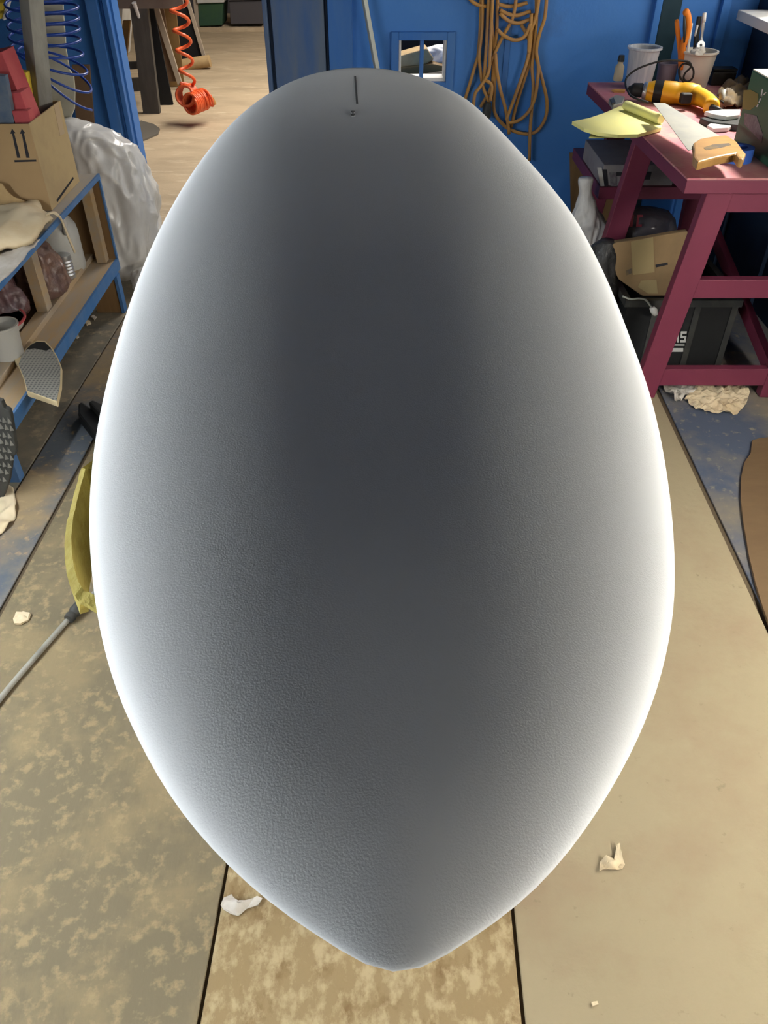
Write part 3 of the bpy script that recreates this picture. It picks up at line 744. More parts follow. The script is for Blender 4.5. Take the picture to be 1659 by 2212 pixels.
# scraps
def chip(name, pix, mm, label, th=.004, amp=.006, seed=0.0, cat='scrap', n=24, fr=30, dome=0.0, z=.003):
    return tag(crumple(name, [P(x, y, Z=z) for x, y in pix], M[mm], th=th, amp=amp, fr=fr, n=n, seed=seed, dome=dome, smooth=False), label, cat)
chip('foam_chip', [(29, 1340), (36, 1325), (52, 1323), (67, 1328), (60, 1342), (46, 1350), (32, 1348)], 'cream', 'flat pale foam chip on the grey floor beside the air line', th=.008, amp=.004)
chip('paper_scrap', [(477, 1957), (484, 1940), (500, 1934), (512, 1953), (530, 1948), (556, 1938), (567, 1942), (558, 1958), (532, 1964), (515, 1980), (500, 1975), (483, 1965)], 'white_paper', 'torn white paper scrap on the rough strip below the board', th=.002, amp=.010, seed=2)
chip('paper_curl', [(1294, 1884), (1296, 1862), (1308, 1851), (1322, 1858), (1334, 1866), (1332, 1828), (1337, 1823), (1343, 1850), (1350, 1868), (1344, 1878), (1330, 1880), (1312, 1878)], 'cream', 'curled pale paper scrap on the smooth tan floor', th=.0015, amp=.010, seed=6)
chip('foam_chip', [(1277, 2166), (1290, 2163), (1293, 2170), (1280, 2174)], 'cream', 'tiny pale crumb on the tan floor near the bottom edge', th=.004, amp=.002)

chip('foam_chip', [(196, 686), (203, 682), (209, 686), (204, 692)], 'white_paper', 'small pale chip on the floor below the far end of the shelf', th=.006, amp=.006)
chip('foam_chip', [(183, 698), (192, 693), (197, 699), (188, 704)], 'cream', 'second small chip left of the pale one under the shelf edge', th=.006, amp=.006)
chip('foam_chip', [(164, 727), (169, 722), (171, 729), (166, 732)], 'white_paper', 'tiny white chip nearest the sanding pad on the floor', th=.005, amp=.005)
# brown template on the right
tp = [(1700, 940), (1640, 946), (1625, 951), (1622, 978), (1608, 998), (1601, 1030), (1600, 1075), (1606, 1130), (1618, 1200), (1632, 1260), (1648, 1312), (1665, 1360), (1720, 1420)]
tag(prismpx('plywood_template', tp, M['template'], .009, Z=.0095, bevel=.001), 'brown plywood template with curved edge lying at the right', 'template')
# ------------------------------------------------------------------ back room
def far(x, y): return P(x, y, Z=0).y
bt = thing('work_table', P(330, 246, Z=0), 'dark wooden work table on plank legs beyond the doorway', 'table')
Y1 = far(330, 246)
tx = P(300, 10, Y=Y1).z
box('apron', (P(150, 12, Y=Y1).x, Y1, P(300, 19, Y=Y1).z), (P(396, 12, Y=Y1).x, Y1 + .04, P(300, -40, Y=Y1).z), M['table_dusty'], bt)
box('tabletop', (P(140, 12, Y=Y1).x, Y1 - .05, P(300, -40, Y=Y1).z), (P(400, 12, Y=Y1).x, Y1 + .9, P(300, -48, Y=Y1).z), M['table_dusty'], bt)
prismpx('leg', [(281, 19), (318, 19), (345, 249), (310, 252)], M['dark_wood'], .06, Y=Y1, parent=bt)
prismpx('leg', [(265, 45), (280, 45), (272, 132), (258, 135)], M['amber_ply'], .05, Y=Y1 + .7, parent=bt)
prismpx('stretcher', [(256, 137), (310, 133), (312, 148), (258, 152)], M['dark_wood'], .05, Y=Y1 + .1, parent=bt)
prismpx('stretcher', [(262, 172), (312, 168), (318, 195), (266, 200)], M['dark_wood'], .05, Y=Y1 + .3, parent=bt)
pg = P(295, 22, Y=Y1 - .01)
tag(lathe('peg', [(0, -.055), (.012, -.055), (.016, .04), (.02, .055), (0, .055)], pg, M['white'], bt, axis=(-.12, -.3, 1), seg=12), 'pale wooden peg')
def leanpanel(name, pix, Y, mm, lab, th=.02, edge=None):
    o = thing(name, P(pix[-1][0], max(p[1] for p in pix), Y=Y), lab, 'panel')
    prismpx('sheet', pix, M[mm], th, Y=Y, parent=o)
    if edge: prismpx('edge_strip', edge, M['pale_edge'], .03, Y=Y - .03, parent=o)
    return o
leanpanel('leaning_panel', [(313, 19), (331, 15), (374, 226), (343, 229)], far(358, 227), 'black', 'black panel leaning behind the work table leg')
leanpanel('leaning_panel', [(322, 12), (352, 12), (380, 176), (358, 176)], far(370, 185) - .15, 'brown_panel', 'brown panel with pale edge strip leaning behind the black panel', edge=[(328, 12), (341, 12), (392, 178), (384, 184)])
leanpanel('leaning_panel', [(345, 8), (378, 8), (398, 186), (362, 188)], far(375, 188), 'amber_ply', 'amber plywood panel leaning behind the orange coiled hose')
leanpanel('leaning_panel', [(378, -10), (402, -10), (447, 142), (392, 130)], far(420, 146) + .1, 'black', 'farthest dark panel with pale edge leaning by the floor roll', edge=[(398, -10), (405, -10), (450, 142), (443, 144)])
ry = far(415, 149)
tag(lathe('paper_roll', [(0, 0), (.055, 0), (.055, .30), (0, .30)], P(392, 141, Y=ry), M['kraft'], axis=P(437, 134, Y=ry) - P(392, 141, Y=ry), seg=20), 'brown paper roll on the floor under the farthest leaning panel', 'roll')
dr = thing('drawer_tower', P(245, 128, Y=Y1 + 1.0), 'pale plastic drawer tower behind the work table', 'drawers')
prismpx('body', [(225, 12), (265, 18), (262, 70), (258, 128), (225, 132)], M['jug'], .4, Y=Y1 + 1.02, parent=dr)
for a, b in ((20, 36), (44, 72), (78, 118)):
    prismpx('drawer_front', [(228, a), (256, a + 1), (254, b), (228, b + 1)], M['brown_panel' if a == 20 else 'cup_grey'], .02, Y=Y1 + 1.0, parent=dr)
gy = 11.42
gb = thing('storage_bin', P(455, 56, Y=gy), 'dark green storage bin against the far wall', 'bin')
prismpx('bin_body', [(427, 8), (482, 6), (480, 55), (430, 57)], M['bin_green'], .4, Y=gy, parent=gb, bevel=.01)
prismpx('lid', [(423, -6), (486, -8), (484, 6), (426, 8)], M['jug'], .44, Y=gy - .03, parent=gb, bevel=.01)
gb2 = thing('storage_bin', P(530, 52, Y=gy), 'dark grey storage bin beside the green one', 'bin')
prismpx('bin_body', [(494, 2), (568, 0), (568, 52), (498, 53)], M['bin_grey'], .4, Y=gy, parent=gb2, bevel=.01)
prismpx('lid', [(490, -10), (572, -12), (572, 0), (492, 2)], M['bin_grey'], .44, Y=gy - .03, parent=gb2, bevel=.01)
tag(prismpx('timber_post', [(415, -20), (428, -20), (431, 66), (424, 67)], M['pale_edge'], .06, Y=far(428, 67)), 'pale upright timber post left of the green bin', 'post')
tag(prismpx('floor_mat', [(262, 300), (280, 268), (305, 260), (333, 268), (345, 277), (341, 288), (315, 299), (283, 312)], M['rubber_mat'], .012, Z=.013), 'flat grey mat offcut on the floor by the doorway post', 'mat')
# orange coiled hose
oh = thing('coiled_hose', P(405, 215, Y=6.9), 'orange coiled air hose hanging just above the back room floor', 'hose')
Yo = 6.9
wave = []
for i in range(-16 * 20, 4 * 20 + 11):
    a = 2 * math.pi * i / 20 - .3; tt = i / 20
    yy = -12 + tt * 43 ; xx = 383 + tt * 5.2
    c = P(xx, yy, Y=Yo)
    r = .066 - .003 * max(0, tt)
    wave.append(c + Vector((r * math.sin(a), -r * math.cos(a), .02 * math.cos(a))))
wave += catmull([wave[-1], P(391, 180, Y=Yo), P(395, 188, Y=Yo)], 4)
tube('stretched_coil', wave, .0125, M['hose_orange'], oh, seg=8, raw=True)
def bunch(c0, c1, r, turns, seed):
    out = []
    axd = (c1 - c0); n = axd.orthogonal().normalized(); b = axd.normalized().cross(n)
    for i in range(turns * 18):
        a = 2 * math.pi * i / 18; t = i / (turns * 18)
        rr = r * (1 + .13 * noise.noise(Vector((t * 14 + seed, 0, 0))))
        out.append(c0 + axd * t + (n * math.cos(a) + b * math.sin(a)) * rr)
    return out
tube('bundled_coil', bunch(P(399, 208, Y=Yo - .06), P(412, 204, Y=Yo + .10), .072, 8, 1), .0098, M['hose_orange'], oh, seg=7, raw=True)
tube('bundled_coil', bunch(P(410, 226, Y=Yo - .10), P(440, 214, Y=Yo + .06), .072, 9, 4), .0098, M['hose_orange'], oh, seg=7, raw=True)
tube('hose_tail', bunch(P(436, 217, Y=Yo), P(456, 210, Y=Yo + .05), .062, 2, 7), .0105, M['hose_orange'], oh, seg=7, raw=True)
lathe('brass_end', [(0, 0), (.013, 0), (.013, .05), (0, .05)], P(459, 212, Y=Yo + .05), M['beech'], oh, axis=(.3, 0, -1), seg=12)

# seen through the hatch
bs_ = thing('back_shelf', (.25, 4.95, 0), 'dark shelf standing behind the hatch', 'shelf')
zs = P(910, 165, Y=4.75).z
box('shelf_top', (-.15, 4.62, zs - .05), (.75, 5.2, zs - .01), M['dark_wood'], bs_)
for x in (-.13, .69): box('shelf_leg', (x, 4.64, 0), (x + .04, 4.70, zs - .05), M['dark_wood'], bs_)
box('dark_backing', (-.15, 5.21, 0), (.75, 5.24, .90), M['black'], bs_)  # black sheet standing in for the dark of the room behind
cbx = thing('parcel', P(905, 165, Y=4.8), 'buff cardboard parcel seen through the hatch', 'parcel')
prism('parcel_body', [P(840, 127, Y=4.72), P(922, 104, Y=4.72), P(938, 128, Y=4.72), P(905, 148, Y=4.72), P(840, 156, Y=4.72)], (0, .25, -.02), M['kraft'], cbx, bevel=.008)
prism('parcel_edge', [P(838, 149, Y=4.70), P(935, 138, Y=4.70), P(975, 146, Y=4.70), P(972, 152, Y=4.70), P(905, 160, Y=4.70), P(838, 158, Y=4.70)], (0, .1, 0), M['amber_ply'], cbx, bevel=.004)
wbg = loft('plastic_bag', [(P(955, 150, Y=4.86), .06, .05), (P(952, 132, Y=4.86), .12, .08), (P(950, 112, Y=4.86), .11, .08), (P(955, 98, Y=4.86), .04, .04)], M['white_bag'], amp=.02, fr=14, seed=12.0)
tag(wbg, 'white crumpled bag seen through the hatch right of the parcel', 'plastic bag')

# leaning metal pole
pb = P(886, 512, Y=4.20); pb.z = 0.0
pole = thing('metal_pole', (pb.x, pb.y, 0), 'thin grey metal pole leaning against the blue wall', 'pole')
pt = P(782, -30, Y=4.265)
beam('pole_shaft', pb, pt + (pt - pb) * .25, .022, .022, M['galv'], pole, side=(1, .6, 0), bevel=.003)

# ------------------------------------------------------------------ extension cord on the blue wall
ec = thing('extension_cord', P(1100, 300, Y=4.3), 'long orange extension cord hung in loops on the blue wall', 'cord')
Q = lambda a: [(980 + x * .14467, y * .14467) for x, y in a]
cords = [
 [(405,-520),(402,300),(368,800),(330,950),(180,1450),(150,1560)],
 [(430,-520),(425,400),(382,800),(400,1050),(440,1300),(500,1450),(535,1560)],
 [(540,-520),(505,400),(475,900),(460,1180),(510,1215),(570,1290),(545,1510)],
 [(600,-520),(560,450),(540,850),(520,1080),(400,1290),(320,1400),(295,1600)],
 [(665,-520),(645,420),(605,850),(612,1300),(605,1650),(730,1850),(900,1960),(1100,2000),(1250,1950),(1370,1760),(1390,1500),(1310,1150),(1210,800),(1080,500),(1010,370)],
 [(980,-520),(900,200),(740,530),(610,800),(530,1000),(505,1150)],
 [(625,800),(645,1050),(700,1350),(780,1650),(830,2000)],
 [(1160,200),(1125,780),(1000,1200),(820,1700),(790,1790)],
 [(1190,200),(1150,850),(1050,1200),(940,1550),(860,1900)],
 [(1230,-520),(1235,300),(1200,700),(1170,1000),(1190,1300),(1160,1700),(1140,2000),(1130,2400)],
 [(1410,-520),(1370,200),(1290,480),(1235,750),(1265,1000),(1225,1400),(1130,1650),(970,1800),(800,1840)],
 [(1330,-520),(1240,200),(1140,500),(1120,800)],
 [(660,60),(800,95),(950,80),(1100,40)],
 [(690,150),(800,205),(950,230),(1150,165)],
 [(690,200),(820,310),(980,345),(1190,260)],
 [(650,440),(760,540),(920,600),(1060,540),(1150,350)],
 [(560,-520),(565,300),(600,700),(590,1000),(560,1300),(400,1600)],
 [(200,-60),(330,60),(500,95)],
]
for i, c in enumerate(cords):
    Yc = 4.318 - .012 * (i % 4)
    tube('cord_loop', [P(x, y, Y=Yc) for x, y in Q(c)], .0085, M['cord'], ec, seg=7, k=5)
lathe('plug', [(0, 0), (.016, 0), (.022, .02), (.024, .06), (.018, .075), (0, .075)], P(1054, 222, Y=4.28), M['charcoal'], ec, axis=P(1050, 250, Y=4.28) - P(1054, 222, Y=4.28), seg=16)
box('wall_hook', (P(1070, 0, Y=YW).x, 4.24, 1.28), (P(1165, 0, Y=YW).x, YW - .0005, 1.30), M['silver'], ec)

# ------------------------------------------------------------------ pink table
TZ = .85
pt_ = thing('work_bench', (1.3, 3.35, 0), 'pink painted workbench cluttered with tools on the right', 'table')
c1, c2 = P(1485, 385, Z=TZ), P(1270, 178, Z=TZ)
TX1 = 1.60
top = [(c1.x, c1.y, TZ), (TX1, c1.y, TZ), (TX1, c2.y, TZ), (c2.x, c2.y, TZ)]
prism('tabletop', top, (0, 0, -.006), M['pink_top'], pt_)
prism('top_slab', [(a, b, TZ - .006) for a, b, _ in top], (0, 0, -.044), M['pink'], pt_, bevel=.002)
yl = c1.y + .05
beam('leg', (P(1549, 425, Y=yl).x, yl, .80), (P(1388, 848, Y=yl).x, yl, 0), .088, .045, M['pink'], pt_, bevel=.003)
beam('leg', (1.55, yl, .80), (1.545, yl, 0), .088, .045, M['pink'], pt_, bevel=.003)
x3 = P(1375, 300, Z=.80)
beam('leg', (x3.x + .03, 3.32, .80), (x3.x - .07, 3.34, 0), .05, .085, M['pink'], pt_, bevel=.003, side=(0, 1, 0))
x4 = P(1330, 285, Y=3.98)
beam('leg', (x4.x + .02, 3.98, .80), (x4.x - .08, 3.98, 0), .085, .045, M['pink'], pt_, bevel=.003)
beam('leg', (1.52, 3.98, .80), (1.55, 3.98, 0), .085, .045, M['pink'], pt_, bevel=.003)
def zat(y, Y): return P(1500, y, Y=Y).z
box('apron', (P(1560, 440, Y=yl).x, yl - .018, zat(455, yl)), (1.51, yl + .018, .80), M['pink'], pt_, bevel=.002)
box('rail', (P(1490, 620, Y=yl).x, yl - .018, zat(640, yl)), (1.51, yl + .018, zat(600, yl)), M['pink'], pt_, bevel=.002)
box('rail', (P(1420, 810, Y=yl).x, yl - .018, zat(828, yl)), (1.51, yl + .018, zat(793, yl)), M['pink'], pt_, bevel=.002)
zl = P(1430, 405, Y=3.45).z
box('lower_shelf', (.92, 3.45, zl - .05), (1.56, 4.05, zl), M['pink'], pt_, bevel=.002)
beam('brace', (1.52, 2.75, .12), (1.44, 3.4, .40), .05, .03, M['pink'], pt_, side=(0, 0, 1))

# on the bench ----------------------------------------------------
def base(x, y): return P(x, y, Z=TZ)
b = base(1377, 190)
c = thing('plastic_cup', b, 'tall grey-white plastic cup on the bench behind the drill', 'cup')
cup('cup_wall', b, .165, .055, .068, .008, M['cup_grey'], c)
b = base(1494, 190)
c = thing('plastic_cup', b, 'cream plastic cup holding hand tools on the bench', 'cup')
cup('cup_wall', b, .150, .060, .076, .006, M['cup_cream'], c)
bc = b.copy()
b2_ = base(1435, 183)
c = thing('plastic_cup', b2_, 'small lilac translucent cup between the two bigger cups', 'cup')
cup('cup_wall', b2_, .092, .040, .046, .003, M['cup_lilac'], c)
b = base(1334, 174)
c = thing('glue_bottle', b, 'small pale bottle at the far left corner of the bench', 'bottle')
lathe('bottle_body', [(0, 0), (.02, 0), (.022, .01), (.02, .06), (.012, .07), (.012, .08), (0, .08)], b, M['cream'], c, seg=18)
lathe('bottle_cap', [(0, .08), (.016, .08), (.013, .105), (0, .105)], b, M['charcoal'], c, seg=18)
# tools in the cream cup
def intool(x0, y0, x1, y1, dy=0.0): return P(x0, y0, Y=bc.y + dy), P(x1, y1, Y=bc.y + dy)
pl = thing('pliers', bc + Vector((-.04, 0, .02)), 'orange-handled pliers standing in the cream cup', 'pliers')
a0, a1 = intool(1478, 150, 1480, 22, -.01)
hp = catmull([P(1473, 150, Y=bc.y - .01), P(1474, 118, Y=bc.y - .01), P(1477, 95, Y=bc.y - .01), P(1484, 75, Y=bc.y - .01), P(1487, 50, Y=bc.y - .01), P(1484, 30, Y=bc.y - .01), P(1478, 22, Y=bc.y - .01)], 4)
v, f = tubegeo(hp, [.013] * 8 + [.015] * (len(hp) - 10) + [.012, .007], 10); mk('handle', v, f, M['orange'], pl, smooth=True)
hp = catmull([P(1470, 150, Y=bc.y + .015), P(1469, 115, Y=bc.y + .015), P(1466, 85, Y=bc.y + .015), P(1463, 60, Y=bc.y + .015), P(1462, 42, Y=bc.y + .015)], 4)
v, f = tubegeo(hp, [.010] * (len(hp) - 1) + [.006], 10); mk('handle', v, f, M['orange'], pl, smooth=True)
v, f = tubegeo([P(1478, 92, Y=bc.y - .024), P(1479, 60, Y=bc.y - .026), P(1478, 35, Y=bc.y - .024)], [.004, .008, .004], 8); mk('grip_inlay', v, f, M['charcoal'], pl, smooth=True)
mk('jaw', *tubegeo([P(1471, 152, Y=bc.y), P(1471, 178, Y=bc.y)], [.012, .005], 10), M['steel'], pl)
tag(tube('paint_stick', [P(1483, 165, Y=bc.y - .02), P(1485, 118, Y=bc.y - .02), P(1494, 50, Y=bc.y - .01)], .006, M['white'], seg=8), 'white stick standing beside the pliers in the cream cup', 'stick')
br = thing('paint_brush', bc + Vector((0, .02, .02)), 'dark brush with pale stripe standing in the cream cup', 'brush')
mk('brush_handle', *tubegeo(catmull([P(1500, 160, Y=bc.y + .02), P(1502, 110, Y=bc.y + .02), P(1506, 70, Y=bc.y + .02), P(1511, 36, Y=bc.y + .02)], 4), .011, 10), M['charcoal'], br, smooth=True)
mk('pale_stripe', *tubegeo([P(1501, 78, Y=bc.y + .005), P(1507, 54, Y=bc.y + .005)], .005, 8), M['white'], br, smooth=True)
wr_ = thing('wrench', bc + Vector((.03, 0, .02)), 'silver wrench standing at the right side of the cream cup', 'wrench')
mk('shaft', *tubegeo(catmull([P(1512, 160, Y=bc.y), P(1514, 100, Y=bc.y), P(1517, 70, Y=bc.y), P(1521, 32, Y=bc.y)], 4), [.010] * 6 + [.006] * 3 + [.0075] * 4, 10), M['silver'], wr_, smooth=True)
mk('socket', *tubegeo([P(1520, 48, Y=bc.y), P(1522, 28, Y=bc.y)], .0085, 12), M['white'], wr_, smooth=True)
lathe('ring_end', [(.006, -.006), (.018, -.006), (.018, .006), (.006, .006), (.006, -.006)], P(1513, 98, Y=bc.y - .02), M['silver'], wr_, axis=(.1, -1, .3), seg=20)
rg = crumple('paper_wad', [P(x, y, Z=1.0) for x, y in ((1490, 116), (1500, 108), (1515, 108), (1524, 114), (1518, 120), (1500, 121))], M['white_paper'], th=.003, amp=.012, fr=30, n=30, seed=3, dome=.012)
tag(rg, 'white wad of paper stuffed in the mouth of the cream cup', 'paper')
# dark boxes at the back of the bench
b = base(1556, 184)
dk = thing('battery_case', b, 'dark case at the back of the bench right of the cream cup', 'case')
box('case_body', (b.x - .05, b.y - .01, TZ), (b.x + .06, b.y + .06, TZ + .055), M['charcoal'], dk, bevel=.005)
box('case_lid', (b.x - .05, b.y - .01, TZ + .056), (b.x + .06, b.y + .06, TZ + .068), M['black'], dk, bevel=.003)

# yellow drill lying on its side
dz = TZ + .043
d0, d1 = P(1357, 193, Z=dz), P(1512, 205, Z=dz)
dax = (d1 - d0).normalized(); dside = Vector((dax.y, -dax.x, 0))
dl = thing('power_drill', (d0 + d1) / 2 - Vector((0, 0, .043)), 'yellow corded drill lying on its side on the bench', 'drill')
LN = (d1 - d0).length
lathe('chuck', [(0, 0), (.012, 0), (.018, .012), (.026, .02), (.028, .055), (.024, .062), (0, .062)], d0, M['black'], dl, axis=dax, seg=24)
lathe('collar', [(0, 0), (.030, 0), (.034, .006), (.034, .016), (.03, .02), (0, .02)], d0 + dax * .062, M['silver'], dl, axis=dax, seg=24)
lathe('nose_cone', [(0, 0), (.034, 0), (.042, .03), (.042, .045), (0, .045)], d0 + dax * .08, M['drill_yellow'], dl, axis=dax, seg=28)
lathe('gear_band', [(0, 0), (.0435, 0), (.0435, .035), (0, .035)], d0 + dax * .108, M['black'], dl, axis=dax, seg=28)
lathe('motor_body', [(0, 0), (.043, 0), (.043, .05), (.0405, .055), (.0405, .075), (.043, .08), (.0425, LN - .18), (.036, LN - .15), (.020, LN - .135), (0, LN - .13)], d0 + dax * .143, M['drill_yellow'], dl, axis=dax, seg=32)
h0 = d1 - dax * .03; h1 = P(1525, 232, Z=dz - .008)
mk('grip', *tubegeo(catmull([h0, h0.lerp(h1, .35) + dax * .03, h0.lerp(h1, .7) + dax * .035, h1 + dax * .02], 5), [.036, .036, .035, .034, .033, .032, .031, .031, .03, .03, .03, .031, .032, .033, .032, .026], 16), M['drill_yellow'], dl, smooth=True)
box('trigger', tuple(P(1480, 212, Z=dz) - Vector((.022, .022, .018))), tuple(P(1480, 212, Z=dz) + Vector((.022, .012, .02))), M['black'], dl, bevel=.006)
mk('cord_boot', *tubegeo([h1 + dax * .02, h1 + dax * .06 - dside * -.03], [.014, .008], 10), M['charcoal'], dl, smooth=True)
cy = lambda a: [P(x, y, Y=Yv) for x, y, Yv in a]
mk('power_cord', *tubegeo(catmull(cy([(1562, 222, 3.55), (1545, 208, 3.68), (1525, 195, 3.78), (1500, 185, 3.80), (1480, 178, 3.80), (1469, 166, 3.80), (1467, 150, 3.80), (1476, 138, 3.80), (1490, 140, 3.80), (1498, 152, 3.80), (1496, 168, 3.80), (1486, 176, 3.80), (1477, 170, 3.80), (1480, 158, 3.80), (1492, 145, 3.79), (1488, 134, 3.79), (1465, 131, 3.78), (1435, 131, 3.77), (1405, 138, 3.76), (1375, 150, 3.75), (1355, 166, 3.74), (1351, 182, 3.70), (1357, 198, 3.62), (1366, 209, 3.56), (1400, 222, 3.50)]), 5), .0042, 8), M['black'], dl, smooth=True)

# yellow note pad, curling off the bench edge
npd = thing('note_pad', base(1370, 270), 'yellow note pad drooping over the left edge of the bench', 'note pad')
row0 = [(1342, 232), (1375, 243), (1405, 256), (1430, 270)]
row1 = [(1236, 262), (1262, 277), (1292, 288), (1335, 291)]
pad = [(1236, 262), (1272, 255), (1305, 244), (1342, 228), (1380, 240), (1432, 262), (1428, 276), (1400, 284), (1378, 290), (1335, 291), (1295, 287), (1262, 277)]
pads = []
for x, y in pad:
    q = P(x, y, Z=TZ + .016)
    over = max(0, 1310 - x) / 75.0
    pads.append(P(x, y, Z=TZ + .016 + .012 * over))
prism('sheets', pads, (0, 0, -.012), M['notepad'], npd)
prism('backing_sheet', [P(x, y, Z=TZ + .0035) for x, y in ((1272, 298), (1278, 284), (1330, 280), (1345, 291), (1318, 297))], (0, 0, -.002), M['notepad_dark'], npd)
r0, r1 = P(1352, 227, Z=TZ + .034), P(1428, 258, Z=TZ + .034)
lathe('folded_pages', [(0, 0), (.017, 0), (.018, .01), (.018, (r1 - r0).length - .01), (.016, (r1 - r0).length), (0, (r1 - r0).length)], r0, M['notepad'], npd, axis=r1 - r0, seg=20)
# square, pencil
sq = thing('sanding_block', base(1328, 218), 'small grey metal block beside the note pad', 'block')
prismpx('block_body', [(1316, 212), (1330, 205), (1350, 208), (1345, 222), (1325, 227)], M['steel'], .022, Z=TZ + .022, parent=sq, bevel=.003)
prismpx('block_clamp', [(1318, 214), (1326, 210), (1330, 220), (1322, 224)], M['charcoal'], .008, Z=TZ + .030, parent=sq, bevel=.002)
pc0, pc1 = base(1320, 199), base(1349, 200)
v, f = tubegeo([pc0 + Vector((0, 0, .006)), pc0.lerp(pc1, .25) + Vector((0, 0, .006)), pc1 + Vector((0, 0, .006))], [.002, .0085, .0085], 6)
tag(mk('wood_stub', v, f, M['beech']), 'short brown pointed wood stub on the bench near the drill chuck', 'stub')

# hand saw
sw = thing('hand_saw', base(1490, 320), 'hand saw with wooden handle lying across the pink bench', 'saw')
bz = TZ + .072
sb = [P(x, y, Z=bz + k) for x, y, k in ((1411, 222, .012), (1437, 223, .012), (1562, 298, 0), (1487, 325, 0))]
prism('blade', sb, (0, 0, -.0018), M['steel'], sw)
hz = TZ + .084
hpx = [(1498, 308), (1512, 299), (1545, 293), (1570, 291), (1592, 305), (1604, 322), (1612, 331), (1607, 344), (1596, 342), (1589, 331), (1560, 336), (1535, 342), (1508, 350), (1499, 338), (1500, 322)]
prism('handle', [P(x, y, Z=hz) for x, y in hpx], (0, 0, -.028), M['beech'], sw, bevel=.006)
prism('handle_slot', [P(x, y, Z=hz + .0006) for x, y in ((1519, 319), (1540, 312), (1575, 309), (1580, 313), (1556, 319), (1525, 324))], (0, 0, -.001), M['rag'], sw)
# blue tape
b = base(1595, 352)
tr = thing('tape_roll', b, 'roll of blue masking tape half under the saw handle', 'tape')
lathe('roll', [(.03, 0), (.052, 0), (.052, .045), (.03, .045), (.03, 0)], Vector((b.x, b.y + .03, TZ)), M['tape_blue'], tr, seg=32)
# white pads
for nm, pix, z, lab in (('white_block', [(1522, 240), (1560, 236), (1600, 236), (1598, 247), (1570, 251), (1540, 246)], .040, 'upper white block stacked near the green box'),
                        ('white_block', [(1528, 270), (1545, 260), (1594, 258), (1592, 266), (1573, 275), (1540, 277)], .018, 'lower white block beside the saw blade')):
    tag(prismpx(nm, pix, M['white'], .016, Z=TZ + z, bevel=.003), lab, 'block', 'white blocks on the bench')
tag(prismpx('dark_box', [(1512, 254), (1535, 250), (1600, 250), (1597, 270), (1530, 262)], M['charcoal'], .022, Z=TZ + .0235, bevel=.003), 'flat dark box under the upper white block', 'box')
bd = base(1556, 236)
tag(mk('grey_tube', *tubegeo([bd + Vector((0, 0, .001)), P(1562, 194, Y=bd.y + .02)], .0125, 14), M['steel'], smooth=True), 'short grey tube standing among scraps behind the white blocks', 'tube')
rgp = crumple('shop_rag', [P(x, y, Z=TZ + .004) for x, y in ((1545, 215), (1560, 195), (1590, 183), (1612, 186), (1622, 205), (1612, 228), (1580, 238), (1555, 236))], M['rag'], th=.006, amp=.035, fr=16, n=50, seed=2.2, dome=.03)
tag(rgp, 'crumpled brown rag beside the green box', 'rag')
# green box
gX, gy1, gz1 = 1.30, 3.12, 1.083
gy0 = 2.74
gbx = thing('green_box', (gX + .15, 2.93, TZ), 'dark green box with sunlit top at the right bench end', 'box')
box('body', (gX, gy0, TZ), (gX + .29, gy1, gz1 - .002), M['green_box'], gbx, bevel=.003)
box('lid', (gX + .002, gy0 + .002, gz1 - .002), (gX + .288, gy1 - .002, gz1 + .002), M['box_top'], gbx)
def side(name, pix, mm): return prismpx(name, pix, M[mm], .0008, X=gX - .001, parent=gbx)
side('olive_patch', [(1606, 195), (1622, 194), (1638, 203), (1637, 225), (1620, 238), (1603, 235)], 'olive')
side('mauve_label', [(1608, 244), (1634, 250), (1648, 290), (1645, 308), (1607, 268)], 'mauve')
for k, (xa, ya, xb, yb) in enumerate(((1638, 222, 1644, 206), (1642, 212, 1646, 192), (1648, 205, 1653, 199), (1633, 231, 1636, 225))):
    side('white_lettering', [(xa, ya), (xa + 2.5, ya + .5), (xb + 2.5, yb + .5), (xb, yb)], 'white_print')

# under the bench ---------------------------------------------------
tag(prismpx('plywood_offcut', [(1231, 331), (1365, 326), (1352, 560), (1236, 560)], M['brown_ply'], .015, Y=4.28), 'brown plywood offcut leaning on the wall under the bench', 'plywood')
cz0 = zl + .001
ct = thing('printed_carton', (1.12, 3.62, cz0), 'grey printed carton on the lower shelf of the pink bench', 'carton')
cl_, cr_ = P(1312, 400, Y=3.47).x, P(1452, 400, Y=3.47).x
cl_ -= .03
zt_ = P(1350, 356, Y=3.47).z
box('carton_body', (cl_, 3.47, cz0), (cr_, 3.86, zt_), M['carton'], ct, bevel=.003)
def fp(n, pix, mm): return prismpx(n, pix, M[mm], .0008, Y=3.4685, parent=ct)
fp('white_print', [(1290, 362), (1300, 362), (1308, 420), (1300, 420)], 'white_print')
fp('dark_print', [(1301, 366), (1311, 366), (1316, 418), (1308, 418)], 'print')
fp('pale_print', [(1316, 372), (1332, 372), (1334, 412), (1320, 412)], 'mauve')
fp('dark_print', [(1331, 372), (1344, 372), (1343, 380), (1331, 380)], 'print')
fp('dark_print', [(1378, 371), (1408, 371), (1404, 388), (1376, 388)], 'print')
bk = thing('dark_case', (cr_ + .1, 3.6, cz0), 'black case beside the carton on the lower shelf', 'case')
box('case_body', (cr_ + .005, 3.475, cz0), (1.54, 3.8, cz0 + .15), M['black'], bk, bevel=.006)
box('case_latch', (cr_ + .08, 3.468, cz0 + .08), (cr_ + .11, 3.475, cz0 + .11), M['steel'], bk)
